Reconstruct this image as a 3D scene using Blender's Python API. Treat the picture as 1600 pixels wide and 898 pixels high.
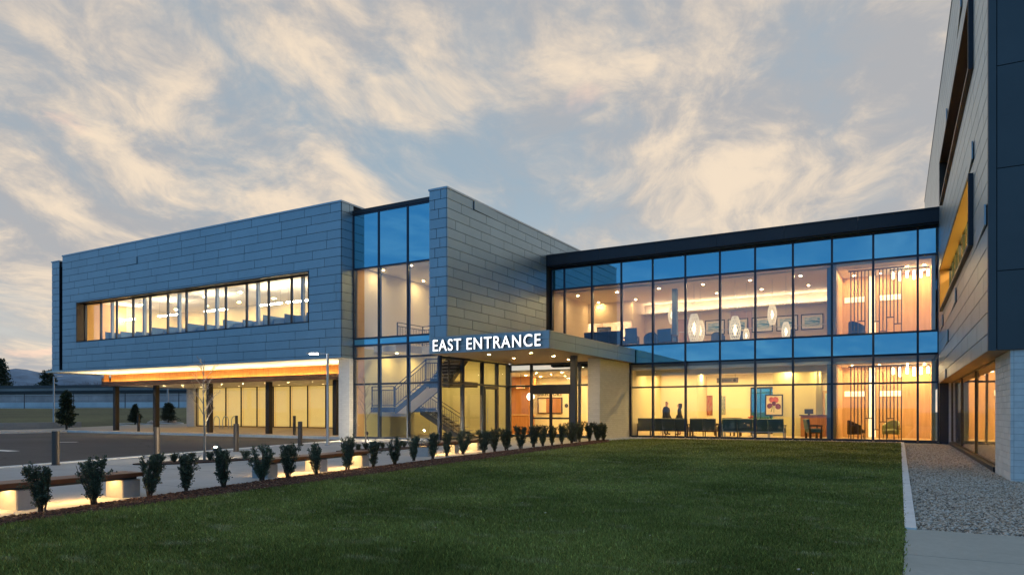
import bpy, bmesh, math, random
import numpy as np
from mathutils import Vector, Matrix, noise as mnoise

for _o in list(bpy.data.objects):
    bpy.data.objects.remove(_o, do_unlink=True)
scene = bpy.context.scene
COL = scene.collection
rnd = random.Random(11)

# ------------------------------------------------------------------ camera
CAM_Z, FPX, YAW = 1.3, 1102.0, math.radians(29.75)
cam_data = bpy.data.cameras.new('camera')
cam_data.sensor_width = 36.0
cam_data.lens = 36.0 * FPX / 1600.0
cam_data.shift_y = (643.0 - 449.0) / 1600.0
cam_data.clip_start = 0.1
cam_data.clip_end = 9000.0
cam = bpy.data.objects.new('camera', cam_data)
cam.location = (0, 0, CAM_Z)
cam.rotation_euler = (math.pi / 2, 0, YAW)
COL.objects.link(cam)
scene.camera = cam

# ------------------------------------------------------------------ sky and sun
SUN_AZ = math.radians(-14.0)        # compass angle from +Y towards +X (behind the buildings)
SUN_EL = math.radians(4.0)
world = bpy.data.worlds.new('World')
scene.world = world
world.use_nodes = True
wn, wl = world.node_tree.nodes, world.node_tree.links
wn.clear()
w_out = wn.new('ShaderNodeOutputWorld')
w_bg = wn.new('ShaderNodeBackground')
w_bg.inputs['Strength'].default_value = 0.1
wl.new(w_bg.outputs[0], w_out.inputs[0])
w_sky = wn.new('ShaderNodeTexSky')
w_sky.sky_type = 'NISHITA'
w_sky.sun_disc = False
w_sky.sun_elevation = SUN_EL
w_sky.sun_rotation = SUN_AZ
w_sky.altitude = 600
w_sky.air_density = 1.0
w_sky.dust_density = 0.6
w_sky.ozone_density = 2.5

def wmath(op, a, b=None, clamp=False):
    n = wn.new('ShaderNodeMath'); n.operation = op; n.use_clamp = clamp
    for k, v in ((0, a), (1, b)):
        if v is None: continue
        if isinstance(v, (int, float)): n.inputs[k].default_value = v
        else: wl.new(v, n.inputs[k])
    return n.outputs[0]
def wmix(f, a, b, blend='MIX'):
    n = wn.new('ShaderNodeMix'); n.data_type = 'RGBA'; n.blend_type = blend
    for k, v in ((0, f), (6, a), (7, b)):
        if isinstance(v, (int, float)): n.inputs[k].default_value = v
        elif isinstance(v, tuple): n.inputs[k].default_value = (*v, 1)
        else: wl.new(v, n.inputs[k])
    return n.outputs[2]
def wramp(f, lo, hi):
    n = wn.new('ShaderNodeMapRange'); n.interpolation_type = 'SMOOTHSTEP'
    n.inputs[1].default_value = lo; n.inputs[2].default_value = hi
    wl.new(f, n.inputs[0]); return n.outputs[0]
def wnoise(vec, scale, detail, rough, dist=0.0):
    n = wn.new('ShaderNodeTexNoise'); n.inputs['Scale'].default_value = scale
    n.inputs['Detail'].default_value = detail; n.inputs['Roughness'].default_value = rough
    n.inputs['Distortion'].default_value = dist
    wl.new(vec, n.inputs['Vector']); return n
w_tc = wn.new('ShaderNodeTexCoord')
w_sep = wn.new('ShaderNodeSeparateXYZ'); wl.new(w_tc.outputs['Generated'], w_sep.inputs[0])
w_z = wmath('MAXIMUM', w_sep.outputs[2], 0.0)
w_den = wmath('ADD', w_z, 0.20)
w_comb = wn.new('ShaderNodeCombineXYZ')
wl.new(wmath('DIVIDE', w_sep.outputs[0], w_den), w_comb.inputs[0])
wl.new(wmath('DIVIDE', w_sep.outputs[1], w_den), w_comb.inputs[1])
w_map = wn.new('ShaderNodeMapping')        # clouds drawn out along the wind
w_rot = wn.new('ShaderNodeMapping')
w_rot.inputs['Rotation'].default_value = (0, 0, math.radians(-112))
wl.new(w_comb.outputs[0], w_rot.inputs[0])
w_map.inputs['Scale'].default_value = (0.85, 1.2, 1.0)
w_map.inputs['Location'].default_value = (9.1, 4.9, 0.0)
wl.new(w_rot.outputs[0], w_map.inputs[0])
n_warp = wnoise(w_map.outputs[0], 1.1, 3, 0.5)
w_sub = wn.new('ShaderNodeVectorMath'); w_sub.operation = 'MULTIPLY_ADD'
wl.new(n_warp.outputs['Color'], w_sub.inputs[0])
w_sub.inputs[1].default_value = (0.7, 0.7, 0.0)
wl.new(w_map.outputs[0], w_sub.inputs[2])
n_big = wnoise(w_sub.outputs[0], 0.8, 7, 0.55)
n_mid = wnoise(w_sub.outputs[0], 2.1, 12, 0.62, 0.15)
n_fin = wnoise(w_sub.outputs[0], 5.5, 10, 0.66, 0.2)
cover = wmath('ADD', wmath('MULTIPLY', n_big.outputs[0], 0.62), wmath('MULTIPLY', n_mid.outputs[0], 0.38))
mask = wramp(cover, 0.37, 0.545)
bright = wramp(wmath('ADD', wmath('MULTIPLY', n_mid.outputs[0], 0.68), wmath('MULTIPLY', n_fin.outputs[0], 0.32)), 0.42, 0.63)
# how far a direction looks towards the sunset (1) or away from it (0)
w_dot = wn.new('ShaderNodeVectorMath'); w_dot.operation = 'DOT_PRODUCT'
wl.new(w_tc.outputs['Generated'], w_dot.inputs[0])
w_dot.inputs[1].default_value = (math.sin(SUN_AZ), math.cos(SUN_AZ), 0.0)
sunw = wramp(wmath('ADD', w_dot.outputs['Value'], wmath('MULTIPLY', w_z, 0.32)), -0.4, 0.72)
CLOUD_LIT, CLOUD_DIM = (6.6, 5.4, 4.1), (3.15, 3.15, 3.25)
CLOUD_LIT_BACK, CLOUD_DIM_BACK = (2.7, 4.4, 6.2), (0.9, 2.4, 4.6)
lit = wmix(sunw, CLOUD_LIT_BACK, CLOUD_LIT)
dim = wmix(sunw, CLOUD_DIM_BACK, CLOUD_DIM)
cloud = wmix(bright, dim, lit)
SKY_FRONT, SKY_BACK = (2.65, 3.4, 4.0), (0.6, 2.3, 5.0)
dusk = wmix(sunw, SKY_BACK, SKY_FRONT)
glow = wramp(w_z, 0.30, 0.0)               # pale band of the horizon towards the sunset
dusk = wmix(wmath('MULTIPLY', wmath('MULTIPLY', glow, sunw), 0.75), dusk, (6.9, 6.0, 5.1))
clear = wmix(0.8, w_sky.outputs[0], dusk)
full = wmix(wmath('MULTIPLY', mask, wmath('ADD', wmath('MULTIPLY', sunw, 0.45), 0.5)), clear, cloud)
n_puf = wnoise(w_comb.outputs[0], 2.6, 6, 0.55, 0.2)           # small low puffs that still catch the sun
n_puf2 = wnoise(w_comb.outputs[0], 0.9, 2, 0.5)
puff = wmath('MULTIPLY', wramp(n_puf.outputs[0], 0.60, 0.70), wramp(n_puf2.outputs[0], 0.50, 0.60))
puff = wmath('MULTIPLY', wmath('MULTIPLY', puff, sunw), 0.6)
full = wmix(puff, full, (8.0, 5.5, 4.1))
wl.new(full, w_bg.inputs['Color'])

sun_data = bpy.data.lights.new('sun', 'SUN')
sun_data.energy = 0.35
sun_data.angle = math.radians(12)
sun_data.color = (1.0, 0.72, 0.5)
sun = bpy.data.objects.new('sun', sun_data)
_sd = Vector((math.sin(SUN_AZ) * math.cos(SUN_EL), math.cos(SUN_AZ) * math.cos(SUN_EL), math.sin(SUN_EL)))
sun.rotation_euler = (-_sd).to_track_quat('-Z', 'Y').to_euler()
sun.location = (-30, 60, 40)
COL.objects.link(sun)

scene.view_settings.view_transform = 'Standard'
scene.view_settings.look = 'None'
scene.view_settings.exposure = 0.5
scene.view_settings.gamma = 1.0
scene.view_settings.use_curve_mapping = False
scene.cycles.use_denoising = True
try: scene.cycles.denoiser = 'OPENIMAGEDENOISE'
except Exception: pass
scene.cycles.max_bounces = 8
scene.cycles.diffuse_bounces = 4
scene.cycles.glossy_bounces = 3
scene.cycles.transparent_max_bounces = 24
scene.cycles.sample_clamp_indirect = 6.0
scene.cycles.caustics_reflective = False
scene.cycles.caustics_refractive = False

# ------------------------------------------------------------------ where a sight line meets the place
CS, SN = math.cos(YAW), math.sin(YAW)
def ray(px):
    r = (px - 800.0) / FPX
    return r * CS - SN, r * SN + CS
def G(px, py, z=0.0):                       # point of the level z
    d = (CAM_Z - z) * FPX / (py - 643.0)
    a, b = ray(px)
    return Vector((a * d, b * d, z))
def XY(px, Y):                              # X where the line of column px meets the plane Y
    a, b = ray(px)
    return a / b * Y
def D(px, d, z=0.0):
    a, b = ray(px)
    return Vector((a * d, b * d, z))

# ------------------------------------------------------------------ materials
MATS = {}
def new_mat(name):
    m = bpy.data.materials.new(name); m.use_nodes = True
    MATS[name] = m
    return m, m.node_tree.nodes, m.node_tree.links
def pm(name, col, rough=0.6, metal=0.0, var=None, obj=0.0, bump=None, emis=None, spec=None, coat=0.0, var2=None):
    """principled material; var=(scale, amount) noise shade, obj = shade change per object, bump=(scale, strength, distance)"""
    m, n, l = new_mat(name)
    b = n['Principled BSDF']
    b.inputs['Base Color'].default_value = (*col, 1)
    b.inputs['Roughness'].default_value = rough
    b.inputs['Metallic'].default_value = metal
    if spec is not None: b.inputs['Specular IOR Level'].default_value = spec
    if coat: b.inputs['Coat Weight'].default_value = coat; b.inputs['Coat Roughness'].default_value = 0.1
    pos = n.new('ShaderNodeNewGeometry').outputs['Position']
    sock = None
    if var or obj or var2:
        val = None
        def noise(scale, amount, detail=5):
            t = n.new('ShaderNodeTexNoise'); t.inputs['Scale'].default_value = scale
            t.inputs['Detail'].default_value = detail; t.inputs['Roughness'].default_value = 0.62
            l.new(pos, t.inputs['Vector'])
            r = n.new('ShaderNodeMapRange'); r.inputs[1].default_value = 0.3; r.inputs[2].default_value = 0.7
            r.inputs[3].default_value = 1 - amount; r.inputs[4].default_value = 1 + amount
            l.new(t.outputs[0], r.inputs[0]); return r.outputs[0]
        def mul(a, b_):
            if a is None: return b_
            q = n.new('ShaderNodeMath'); q.operation = 'MULTIPLY'; l.new(a, q.inputs[0]); l.new(b_, q.inputs[1]); return q.outputs[0]
        if var: val = mul(val, noise(*var))
        if var2: val = mul(val, noise(*var2))
        if obj:
            oi = n.new('ShaderNodeObjectInfo'); r = n.new('ShaderNodeMapRange')
            r.inputs[3].default_value = 1 - obj; r.inputs[4].default_value = 1 + obj
            l.new(oi.outputs['Random'], r.inputs[0]); val = mul(val, r.outputs[0])
        mx = n.new('ShaderNodeVectorMath'); mx.operation = 'SCALE'
        mx.inputs[0].default_value = col
        l.new(val, mx.inputs['Scale']); l.new(mx.outputs[0], b.inputs['Base Color'])
    if bump:
        t = n.new('ShaderNodeTexNoise'); t.inputs['Scale'].default_value = bump[0]; t.inputs['Detail'].default_value = 4
        l.new(pos, t.inputs['Vector'])
        bp = n.new('ShaderNodeBump'); bp.inputs['Strength'].default_value = bump[1]
        bp.inputs['Distance'].default_value = bump[2]
        l.new(t.outputs[0], bp.inputs['Height']); l.new(bp.outputs[0], b.inputs['Normal'])
    if emis:
        b.inputs['Emission Color'].default_value = (*emis[0], 1)
        b.inputs['Emission Strength'].default_value = emis[1]
    return m
def em(name, col, strength):
    return pm(name, (0.8, 0.8, 0.8), 0.5, emis=(col, strength))
def glass_mat(name, tint, r0, gloss=(1, 1, 1), rough=0.0):
    m, n, l = new_mat(name)
    n.remove(n['Principled BSDF'])
    out = n['Material Output']
    g = n.new('ShaderNodeNewGeometry')
    dt = n.new('ShaderNodeVectorMath'); dt.operation = 'DOT_PRODUCT'
    l.new(g.outputs['Incoming'], dt.inputs[0]); l.new(g.outputs['Normal'], dt.inputs[1])
    def mt(op, a, b):
        q = n.new('ShaderNodeMath'); q.operation = op
        for k, v in ((0, a), (1, b)):
            if v is None: continue
            if isinstance(v, (int, float)): q.inputs[k].default_value = v
            else: l.new(v, q.inputs[k])
        return q.outputs[0]
    c = mt('ABSOLUTE', dt.outputs['Value'], None)
    p5 = mt('POWER', mt('SUBTRACT', 1.0, c), 5.0)
    f = mt('ADD', mt('MULTIPLY', p5, 1 - r0), r0)
    tr = n.new('ShaderNodeBsdfTransparent'); tr.inputs[0].default_value = (*tint, 1)
    gl = n.new('ShaderNodeBsdfGlossy'); gl.inputs['Color'].default_value = (*gloss, 1); gl.inputs['Roughness'].default_value = rough
    mx = n.new('ShaderNodeMixShader')
    l.new(f, mx.inputs[0]); l.new(tr.outputs[0], mx.inputs[1]); l.new(gl.outputs[0], mx.inputs[2])
    l.new(mx.outputs[0], out.inputs[0])
    return m
def spandrel_mat(name, body, gloss, r0):
    m, n, l = new_mat(name)
    b = n['Principled BSDF']; out = n['Material Output']
    b.inputs['Base Color'].default_value = (*body, 1); b.inputs['Roughness'].default_value = 0.5
    b.inputs['Specular IOR Level'].default_value = 0.0
    gl = n.new('ShaderNodeBsdfGlossy'); gl.inputs['Color'].default_value = (*gloss, 1); gl.inputs['Roughness'].default_value = 0.015
    fr = n.new('ShaderNodeLayerWeight'); fr.inputs[0].default_value = 0.35
    mr = n.new('ShaderNodeMapRange'); mr.inputs[3].default_value = r0; mr.inputs[4].default_value = 1.0
    l.new(fr.outputs['Fresnel'], mr.inputs[0])
    mx = n.new('ShaderNodeMixShader'); l.new(mr.outputs[0], mx.inputs[0])
    l.new(b.outputs[0], mx.inputs[1]); l.new(gl.outputs[0], mx.inputs[2]); l.new(mx.outputs[0], out.inputs[0])
    return m
def brick_mat(name, c1, c2, mortar):
    m, n, l = new_mat(name)
    b = n['Principled BSDF']; b.inputs['Roughness'].default_value = 0.8
    g = n.new('ShaderNodeNewGeometry'); s = n.new('ShaderNodeSeparateXYZ'); l.new(g.outputs['Position'], s.inputs[0])
    a = n.new('ShaderNodeMath'); l.new(s.outputs[0], a.inputs[0]); l.new(s.outputs[1], a.inputs[1])
    c = n.new('ShaderNodeCombineXYZ'); l.new(a.outputs[0], c.inputs[0]); l.new(s.outputs[2], c.inputs[1])
    t = n.new('ShaderNodeTexBrick'); l.new(c.outputs[0], t.inputs['Vector'])
    t.inputs['Scale'].default_value = 1.0
    t.inputs['Brick Width'].default_value = 0.29; t.inputs['Row Height'].default_value = 0.095
    t.inputs['Mortar Size'].default_value = 0.006; t.inputs['Mortar Smooth'].default_value = 0.3
    t.inputs['Color1'].default_value = (*c1, 1); t.inputs['Color2'].default_value = (*c2, 1); t.inputs['Mortar'].default_value = (*mortar, 1)
    l.new(t.outputs[0], b.inputs['Base Color'])
    bp = n.new('ShaderNodeBump'); bp.inputs['Strength'].default_value = 0.6; bp.inputs['Distance'].default_value = -0.008
    l.new(t.outputs['Fac'], bp.inputs['Height']); l.new(bp.outputs[0], b.inputs['Normal'])
    return m
def wood_mat(name, c1, c2, scale=1.0, rough=0.45, axis=2, obj=0.15):
    m, n, l = new_mat(name)
    b = n['Principled BSDF']; b.inputs['Roughness'].default_value = rough
    g = n.new('ShaderNodeNewGeometry'); mp = n.new('ShaderNodeMapping'); l.new(g.outputs['Position'], mp.inputs[0])
    sc = [9.0 * scale] * 3; sc[axis] = 0.8 * scale; mp.inputs['Scale'].default_value = sc
    t = n.new('ShaderNodeTexNoise'); t.inputs['Scale'].default_value = 2.0; t.inputs['Detail'].default_value = 6; t.inputs['Distortion'].default_value = 0.6
    l.new(mp.outputs[0], t.inputs['Vector'])
    r = n.new('ShaderNodeMapRange'); r.inputs[1].default_value = 0.3; r.inputs[2].default_value = 0.7; l.new(t.outputs[0], r.inputs[0])
    mx = n.new('ShaderNodeMix'); mx.data_type = 'RGBA'; l.new(r.outputs[0], mx.inputs[0])
    mx.inputs[6].default_value = (*c1, 1); mx.inputs[7].default_value = (*c2, 1)
    oi = n.new('ShaderNodeObjectInfo'); q = n.new('ShaderNodeMapRange'); q.inputs[3].default_value = 1 - obj; q.inputs[4].default_value = 1 + obj
    l.new(oi.outputs['Random'], q.inputs[0])
    v = n.new('ShaderNodeVectorMath'); v.operation = 'SCALE'; l.new(mx.outputs[2], v.inputs[0]); l.new(q.outputs[0], v.inputs['Scale'])
    l.new(v.outputs[0], b.inputs['Base Color'])
    return m

ZINC = pm('zinc_panel', (0.32, 0.42, 0.47), 0.40, 0.7, var=(0.5, 0.06), var2=(7, 0.03), obj=0.04, bump=(0.9, 0.16, 0.03))
ZINC_EDGE = pm('zinc_coping', (0.42, 0.48, 0.52), 0.4, 0.8)
JOINT = pm('joint_backing', (0.02, 0.022, 0.025), 0.8)
DARK = pm('dark_bronze_metal', (0.028, 0.032, 0.042), 0.42, 0.3, var=(0.9, 0.1), obj=0.06)
DARKP = pm('charcoal_panel', (0.075, 0.085, 0.09), 0.42, 0.25, var=(0.8, 0.08), obj=0.06)
FRAME = pm('mullion_metal', (0.04, 0.055, 0.085), 0.38, 0.5)
BRONZE = pm('bronze_reveal', (0.055, 0.038, 0.026), 0.45, 0.3)
GOLDRV = pm('brass_reveal', (0.34, 0.2, 0.09), 0.35, 0.7)
STEEL = pm('painted_steel', (0.05, 0.055, 0.065), 0.45, 0.2)
STEELG = pm('galvanised_steel', (0.42, 0.45, 0.48), 0.4, 0.7, var=(6, 0.1))
GLASS = glass_mat('clear_glass', (0.97, 0.985, 0.98), 0.052)
GLASSB = glass_mat('coated_glass', (0.97, 0.98, 0.98), 0.105, (0.8, 0.88, 1.0))
GLASSR = glass_mat('low_iron_glass', (0.97, 0.98, 0.97), 0.03)
SPAN = spandrel_mat('blue_spandrel_glass', (0.02, 0.15, 0.21), (0.42, 0.84, 1.0), 0.58)
BRICKW = brick_mat('white_painted_brick', (0.70, 0.69, 0.66), (0.64, 0.63, 0.60), (0.55, 0.54, 0.52))
BRICKP = pm('white_brick_unit', (0.80, 0.77, 0.72), 0.8, var=(9, 0.06), obj=0.07, bump=(60, 0.25, 0.004))
MORTAR = pm('mortar', (0.5, 0.49, 0.47), 0.9)
CONC = pm('concrete', (0.37, 0.36, 0.345), 0.85, var=(1.2, 0.10), var2=(14, 0.06), obj=0.035, bump=(70, 0.2, 0.004))
CONCK = pm('concrete_kerb', (0.74, 0.73, 0.70), 0.85, var=(3, 0.10), bump=(60, 0.2, 0.004))
PAINT = pm('road_paint', (0.75, 0.75, 0.72), 0.7, var=(8, 0.12))
SOFFIT = pm('white_soffit', (0.74, 0.70, 0.62), 0.6, var=(0.8, 0.03))
WOODC = wood_mat('cedar_boards', (0.34, 0.155, 0.035), (0.22, 0.09, 0.02))
WOODD = wood_mat('stained_wood', (0.075, 0.035, 0.02), (0.05, 0.024, 0.015))
WOODB = wood_mat('bench_wood', (0.20, 0.075, 0.035), (0.12, 0.045, 0.022), axis=1)
WOODM = wood_mat('maple_panel', (0.70, 0.46, 0.24), (0.60, 0.38, 0.18), scale=0.5, obj=0.06)
WOODR = wood_mat('reception_wood', (0.45, 0.20, 0.07), (0.34, 0.15, 0.05), scale=0.6)
WALLC = pm('cream_wall', (0.80, 0.71, 0.50), 0.75, var=(0.5, 0.03))
WALLY = pm('straw_wall', (0.68, 0.64, 0.33), 0.75, var=(0.5, 0.03))
WALLW = pm('offwhite_wall', (0.80, 0.76, 0.68), 0.75, var=(0.5, 0.03))
WALLO = pm('ochre_wall', (0.72, 0.44, 0.16), 0.75, var=(0.5, 0.03))
CEIL = pm('ceiling_board', (0.82, 0.78, 0.70), 0.8)
CEILP = pm('peach_ceiling', (0.86, 0.73, 0.54), 0.8)
WALLT = pm('taupe_wall', (0.62, 0.51, 0.39), 0.75, var=(0.5, 0.04))
FLOORI = pm('interior_floor', (0.46, 0.36, 0.22), 0.35, var=(1.5, 0.08))
CARPET = pm('carpet', (0.12, 0.13, 0.15), 0.9, var=(3, 0.1))
SHADE = pm('roller_shade', (0.86, 0.74, 0.44), 0.8, var=(0.7, 0.05))

def asphalt_mat():
    m, n, l = new_mat('asphalt_worn')
    b = n['Principled BSDF']; b.inputs['Roughness'].default_value = 0.85
    g = n.new('ShaderNodeNewGeometry')
    def nz(sc, det, dist=0.0):
        t = n.new('ShaderNodeTexNoise'); t.inputs['Scale'].default_value = sc; t.inputs['Detail'].default_value = det; t.inputs['Distortion'].default_value = dist
        l.new(g.outputs['Position'], t.inputs['Vector']); return t
    def rng(s, a, c, lo, hi):
        r = n.new('ShaderNodeMapRange'); r.inputs[1].default_value = a; r.inputs[2].default_value = c; r.inputs[3].default_value = lo; r.inputs[4].default_value = hi
        l.new(s, r.inputs[0]); return r.outputs[0]
    w = nz(0.5, 4); ad = n.new('ShaderNodeVectorMath'); ad.operation = 'ADD'; l.new(g.outputs['Position'], ad.inputs[0]); l.new(w.outputs['Color'], ad.inputs[1])
    v = n.new('ShaderNodeTexVoronoi'); v.feature = 'DISTANCE_TO_EDGE'; v.inputs['Scale'].default_value = 0.16; l.new(ad.outputs[0], v.inputs['Vector'])
    crack = rng(v.outputs['Distance'], 0.002, 0.009, 0.45, 1.0)
    stain = rng(nz(0.22, 5, 0.4).outputs[0], 0.3, 0.7, 0.7, 1.35); grain = rng(nz(60, 3).outputs[0], 0.3, 0.7, 0.75, 1.25)
    def mul(a, c):
        q = n.new('ShaderNodeMath'); q.operation = 'MULTIPLY'; l.new(a, q.inputs[0]); l.new(c, q.inputs[1]); return q.outputs[0]
    k = mul(mul(crack, stain), grain)
    s = n.new('ShaderNodeVectorMath'); s.operation = 'SCALE'; s.inputs[0].default_value = (0.036, 0.036, 0.040); l.new(k, s.inputs['Scale']); l.new(s.outputs[0], b.inputs['Base Color'])
    bp = n.new('ShaderNodeBump'); bp.inputs['Strength'].default_value = 0.35; bp.inputs['Distance'].default_value = 0.004
    l.new(nz(150, 3).outputs[0], bp.inputs['Height']); l.new(bp.outputs[0], b.inputs['Normal'])
    return m
ASPH = asphalt_mat()
SHADE_LIT = pm('glowing_roller_shade', (0.74, 0.56, 0.24), 0.8, var=(0.7, 0.08), emis=((1.0, 0.66, 0.19), 0.42))  # light from behind the cloth is put in as its own glow
WARM = (1.0, 0.70, 0.36)
L_DOWN = em('downlight_lens', (1.0, 0.67, 0.26), 700.0)
L_DIM = em('dim_downlight_lens', (1.0, 0.72, 0.36), 260.0)
L_WINDOW_GLOW = em('window_glow_sheet', (1.0, 0.66, 0.10), 5.0)  # window glow carried by added sheets
L_LINE = em('linear_lamp', (1.0, 0.82, 0.55), 60.0)
L_COVE = em('led_strip', (1.0, 0.66, 0.28), 75.0)
L_BENCH = em('bench_led', (1.0, 0.62, 0.22), 65.0)
L_SIGN = em('sign_face', (1.0, 0.98, 0.96), 1.25)
L_BASKET = em('pendant_bulb', (1.0, 0.80, 0.52), 2.2)
L_WASH = em('added_uplight_glow', (1.0, 0.80, 0.55), 22.0)  # glow of the added uplights in the link
L_SLOT = em('recess_glow_plate', (1.0, 0.78, 0.42), 0.9)
L_TUBE = em('tube_pendant', (1.0, 0.82, 0.5), 6.0)
L_STREET = em('street_lamp_lens', (1.0, 0.95, 0.85), 60.0)
L_UP = em('uplight_lens', (1.0, 0.80, 0.52), 8000.0)
L_EXIT = em('exit_sign_face', (1.0, 0.06, 0.02), 2.0)

# ------------------------------------------------------------------ building helpers
OFF = {}                                     # frame offset of every parent
def link(o, parent=None):
    COL.objects.link(o)
    if parent is not None: o.parent = parent
    return o
def tag(o, label=None, cat=None, group=None, kind=None):
    if label: o['label'] = label
    if cat: o['category'] = cat
    if group: o['group'] = group
    if kind: o['kind'] = kind
    return o
def off(parent):
    return OFF.get(parent.name, Vector((0, 0, 0))) if parent is not None else Vector((0, 0, 0))
def emp(name, base=(0, 0, 0), label=None, cat=None, group=None, rz=0.0, local=False, parent=None):
    """Empty at a thing's base; children are given in world coordinates, or in its own when local"""
    o = bpy.data.objects.new(name, None)
    o.empty_display_size = 0.2
    link(o, parent)
    if parent is not None:
        OFF[o.name] = off(parent).copy()
    else:
        o.location = base; o.rotation_euler = (0, 0, rz)
        OFF[o.name] = Vector((0, 0, 0)) if local else Vector(base)
    return tag(o, label, cat, group)
_cubes = {}
def cube_mesh(mat):
    if mat.name not in _cubes:
        me = bpy.data.meshes.new('block_' + mat.name)
        v = [(x, y, z) for x in (-.5, .5) for y in (-.5, .5) for z in (-.5, .5)]
        f = [(0, 1, 3, 2), (4, 6, 7, 5), (0, 4, 5, 1), (2, 3, 7, 6), (0, 2, 6, 4), (1, 5, 7, 3)]
        me.from_pydata(v, [], f); me.materials.append(mat); me.update()
        _cubes[mat.name] = me
    return _cubes[mat.name]
JIT = random.Random(77)
def piece(name, x0, x1, y0, y1, z0, z1, mat, parent=None, rot=None):
    """one straight-edged piece that shares its mesh; must have no children"""
    o = bpy.data.objects.new(name, cube_mesh(mat))
    o.location = Vector(((x0 + x1) / 2, (y0 + y1) / 2, (z0 + z1) / 2)) - off(parent)
    o.scale = (x1 - x0, y1 - y0, z1 - z0)
    if rot: o.rotation_euler = rot
    return link(o, parent)
class MB:
    def __init__(self): self.v, self.f, self.m, self.mi = [], [], [], 0
    def add(self, vs, fs):
        b = len(self.v); self.v += [tuple(p) for p in vs]
        self.f += [tuple(b + i for i in q) for q in fs]; self.m += [self.mi] * len(fs); return self
    def box(self, x0, x1, y0, y1, z0, z1):
        v = [(x, y, z) for x in (x0, x1) for y in (y0, y1) for z in (z0, z1)]
        return self.add(v, [(0, 1, 3, 2), (4, 6, 7, 5), (0, 4, 5, 1), (2, 3, 7, 6), (0, 2, 6, 4), (1, 5, 7, 3)])
    def cbox(self, x0, x1, y0, y1, z0, z1, c):
        """box with chamfered vertical and top edges"""
        v = []
        for z, i in ((z0, 0), (z1 - c, 0), (z1, c)):
            a0, a1, b0, b1 = x0 + i, x1 - i, y0 + i, y1 - i
            v += [(a0 + c, b0, z), (a1 - c, b0, z), (a1, b0 + c, z), (a1, b1 - c, z), (a1 - c, b1, z), (a0 + c, b1, z), (a0, b1 - c, z), (a0, b0 + c, z)]
        f = [tuple(range(7, -1, -1)), tuple(range(16, 24))]
        for k in (0, 8):
            f += [(k + i, k + (i + 1) % 8, k + 8 + (i + 1) % 8, k + 8 + i) for i in range(8)]
        return self.add(v, f)
    def poly(self, pts, z=None):
        vs = [(p[0], p[1], p[2] if z is None else z) for p in pts]
        return self.add(vs, [tuple(range(len(vs)))])
    def prism(self, pts, z0, z1):
        n = len(pts)
        vs = [(p[0], p[1], z0) for p in pts] + [(p[0], p[1], z1) for p in pts]
        return self.add(vs, [tuple(range(n - 1, -1, -1)), tuple(range(n, 2 * n))] + [(i, (i + 1) % n, n + (i + 1) % n, n + i) for i in range(n)])
    def xprism(self, pts, x0, x1):            # outline in (y, z), drawn out along x
        n = len(pts)
        vs = [(x0, p[0], p[1]) for p in pts] + [(x1, p[0], p[1]) for p in pts]
        return self.add(vs, [tuple(range(n - 1, -1, -1)), tuple(range(n, 2 * n))] + [(i, (i + 1) % n, n + (i + 1) % n, n + i) for i in range(n)])
    def yprism(self, pts, y0, y1):            # outline in (x, z), drawn out along y
        n = len(pts)
        vs = [(p[0], y0, p[1]) for p in pts] + [(p[0], y1, p[1]) for p in pts]
        return self.add(vs, [tuple(range(n)), tuple(range(2 * n - 1, n - 1, -1))] + [((i + 1) % n, i, n + i, n + (i + 1) % n) for i in range(n)])
    def tube(self, pts, r, n=8, r1=None, cap=True):
        pts = [Vector(p) for p in pts]; k = len(pts); rs = r if isinstance(r, (list, tuple)) else [r + ((r1 if r1 is not None else r) - r) * i / max(1, k - 1) for i in range(k)]
        vs = []
        t0 = (pts[1] - pts[0]).normalized()
        u = t0.orthogonal().normalized()
        for i, p in enumerate(pts):
            t = (pts[min(i + 1, k - 1)] - pts[max(i - 1, 0)]).normalized()
            u = (u - t * u.dot(t))
            u = u.normalized() if u.length > 1e-6 else t.orthogonal().normalized()
            w = t.cross(u)
            for j in range(n):
                a = 2 * math.pi * j / n
                vs.append(p + (u * math.cos(a) + w * math.sin(a)) * rs[i])
        fs = [(i * n + j, i * n + (j + 1) % n, (i + 1) * n + (j + 1) % n, (i + 1) * n + j) for i in range(k - 1) for j in range(n)]
        if cap: fs += [tuple(range(n - 1, -1, -1)), tuple(range((k - 1) * n, k * n))]
        return self.add(vs, fs)
    def lathe(self, prof, c=(0, 0, 0), n=16, cap=True):
        vs = [(c[0] + r * math.cos(2 * math.pi * j / n), c[1] + r * math.sin(2 * math.pi * j / n), c[2] + z) for r, z in prof for j in range(n)]
        k = len(prof)
        fs = [(i * n + j, i * n + (j + 1) % n, (i + 1) * n + (j + 1) % n, (i + 1) * n + j) for i in range(k - 1) for j in range(n)]
        if cap: fs += [tuple(range(n - 1, -1, -1)), tuple(range((k - 1) * n, k * n))]
        return self.add(vs, fs)
    def build(self, name, mats, parent=None, smooth=False, label=None, cat=None, group=None, kind=None):
        me = bpy.data.meshes.new(name)
        me.from_pydata(self.v, [], self.f)
        mats = mats if isinstance(mats, (list, tuple)) else [mats]
        for m in mats: me.materials.append(m)
        if len(mats) > 1: me.polygons.foreach_set('material_index', self.m)
        if smooth:
            me.polygons.foreach_set('use_smooth', [True] * len(me.polygons))
            try: me.set_sharp_from_angle(angle=math.radians(40))
            except Exception: pass
        me.update()
        o = bpy.data.objects.new(name, me)
        o.location = -off(parent)
        link(o, parent)
        OFF[o.name] = Vector((0, 0, 0))
        return tag(o, label, cat, group, kind)
def rebase(o, base):
    """move a one-mesh thing's origin to its base"""
    b = Vector(base); o.data.transform(Matrix.Translation(-b)); o.location = o.location + b; return o
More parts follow.
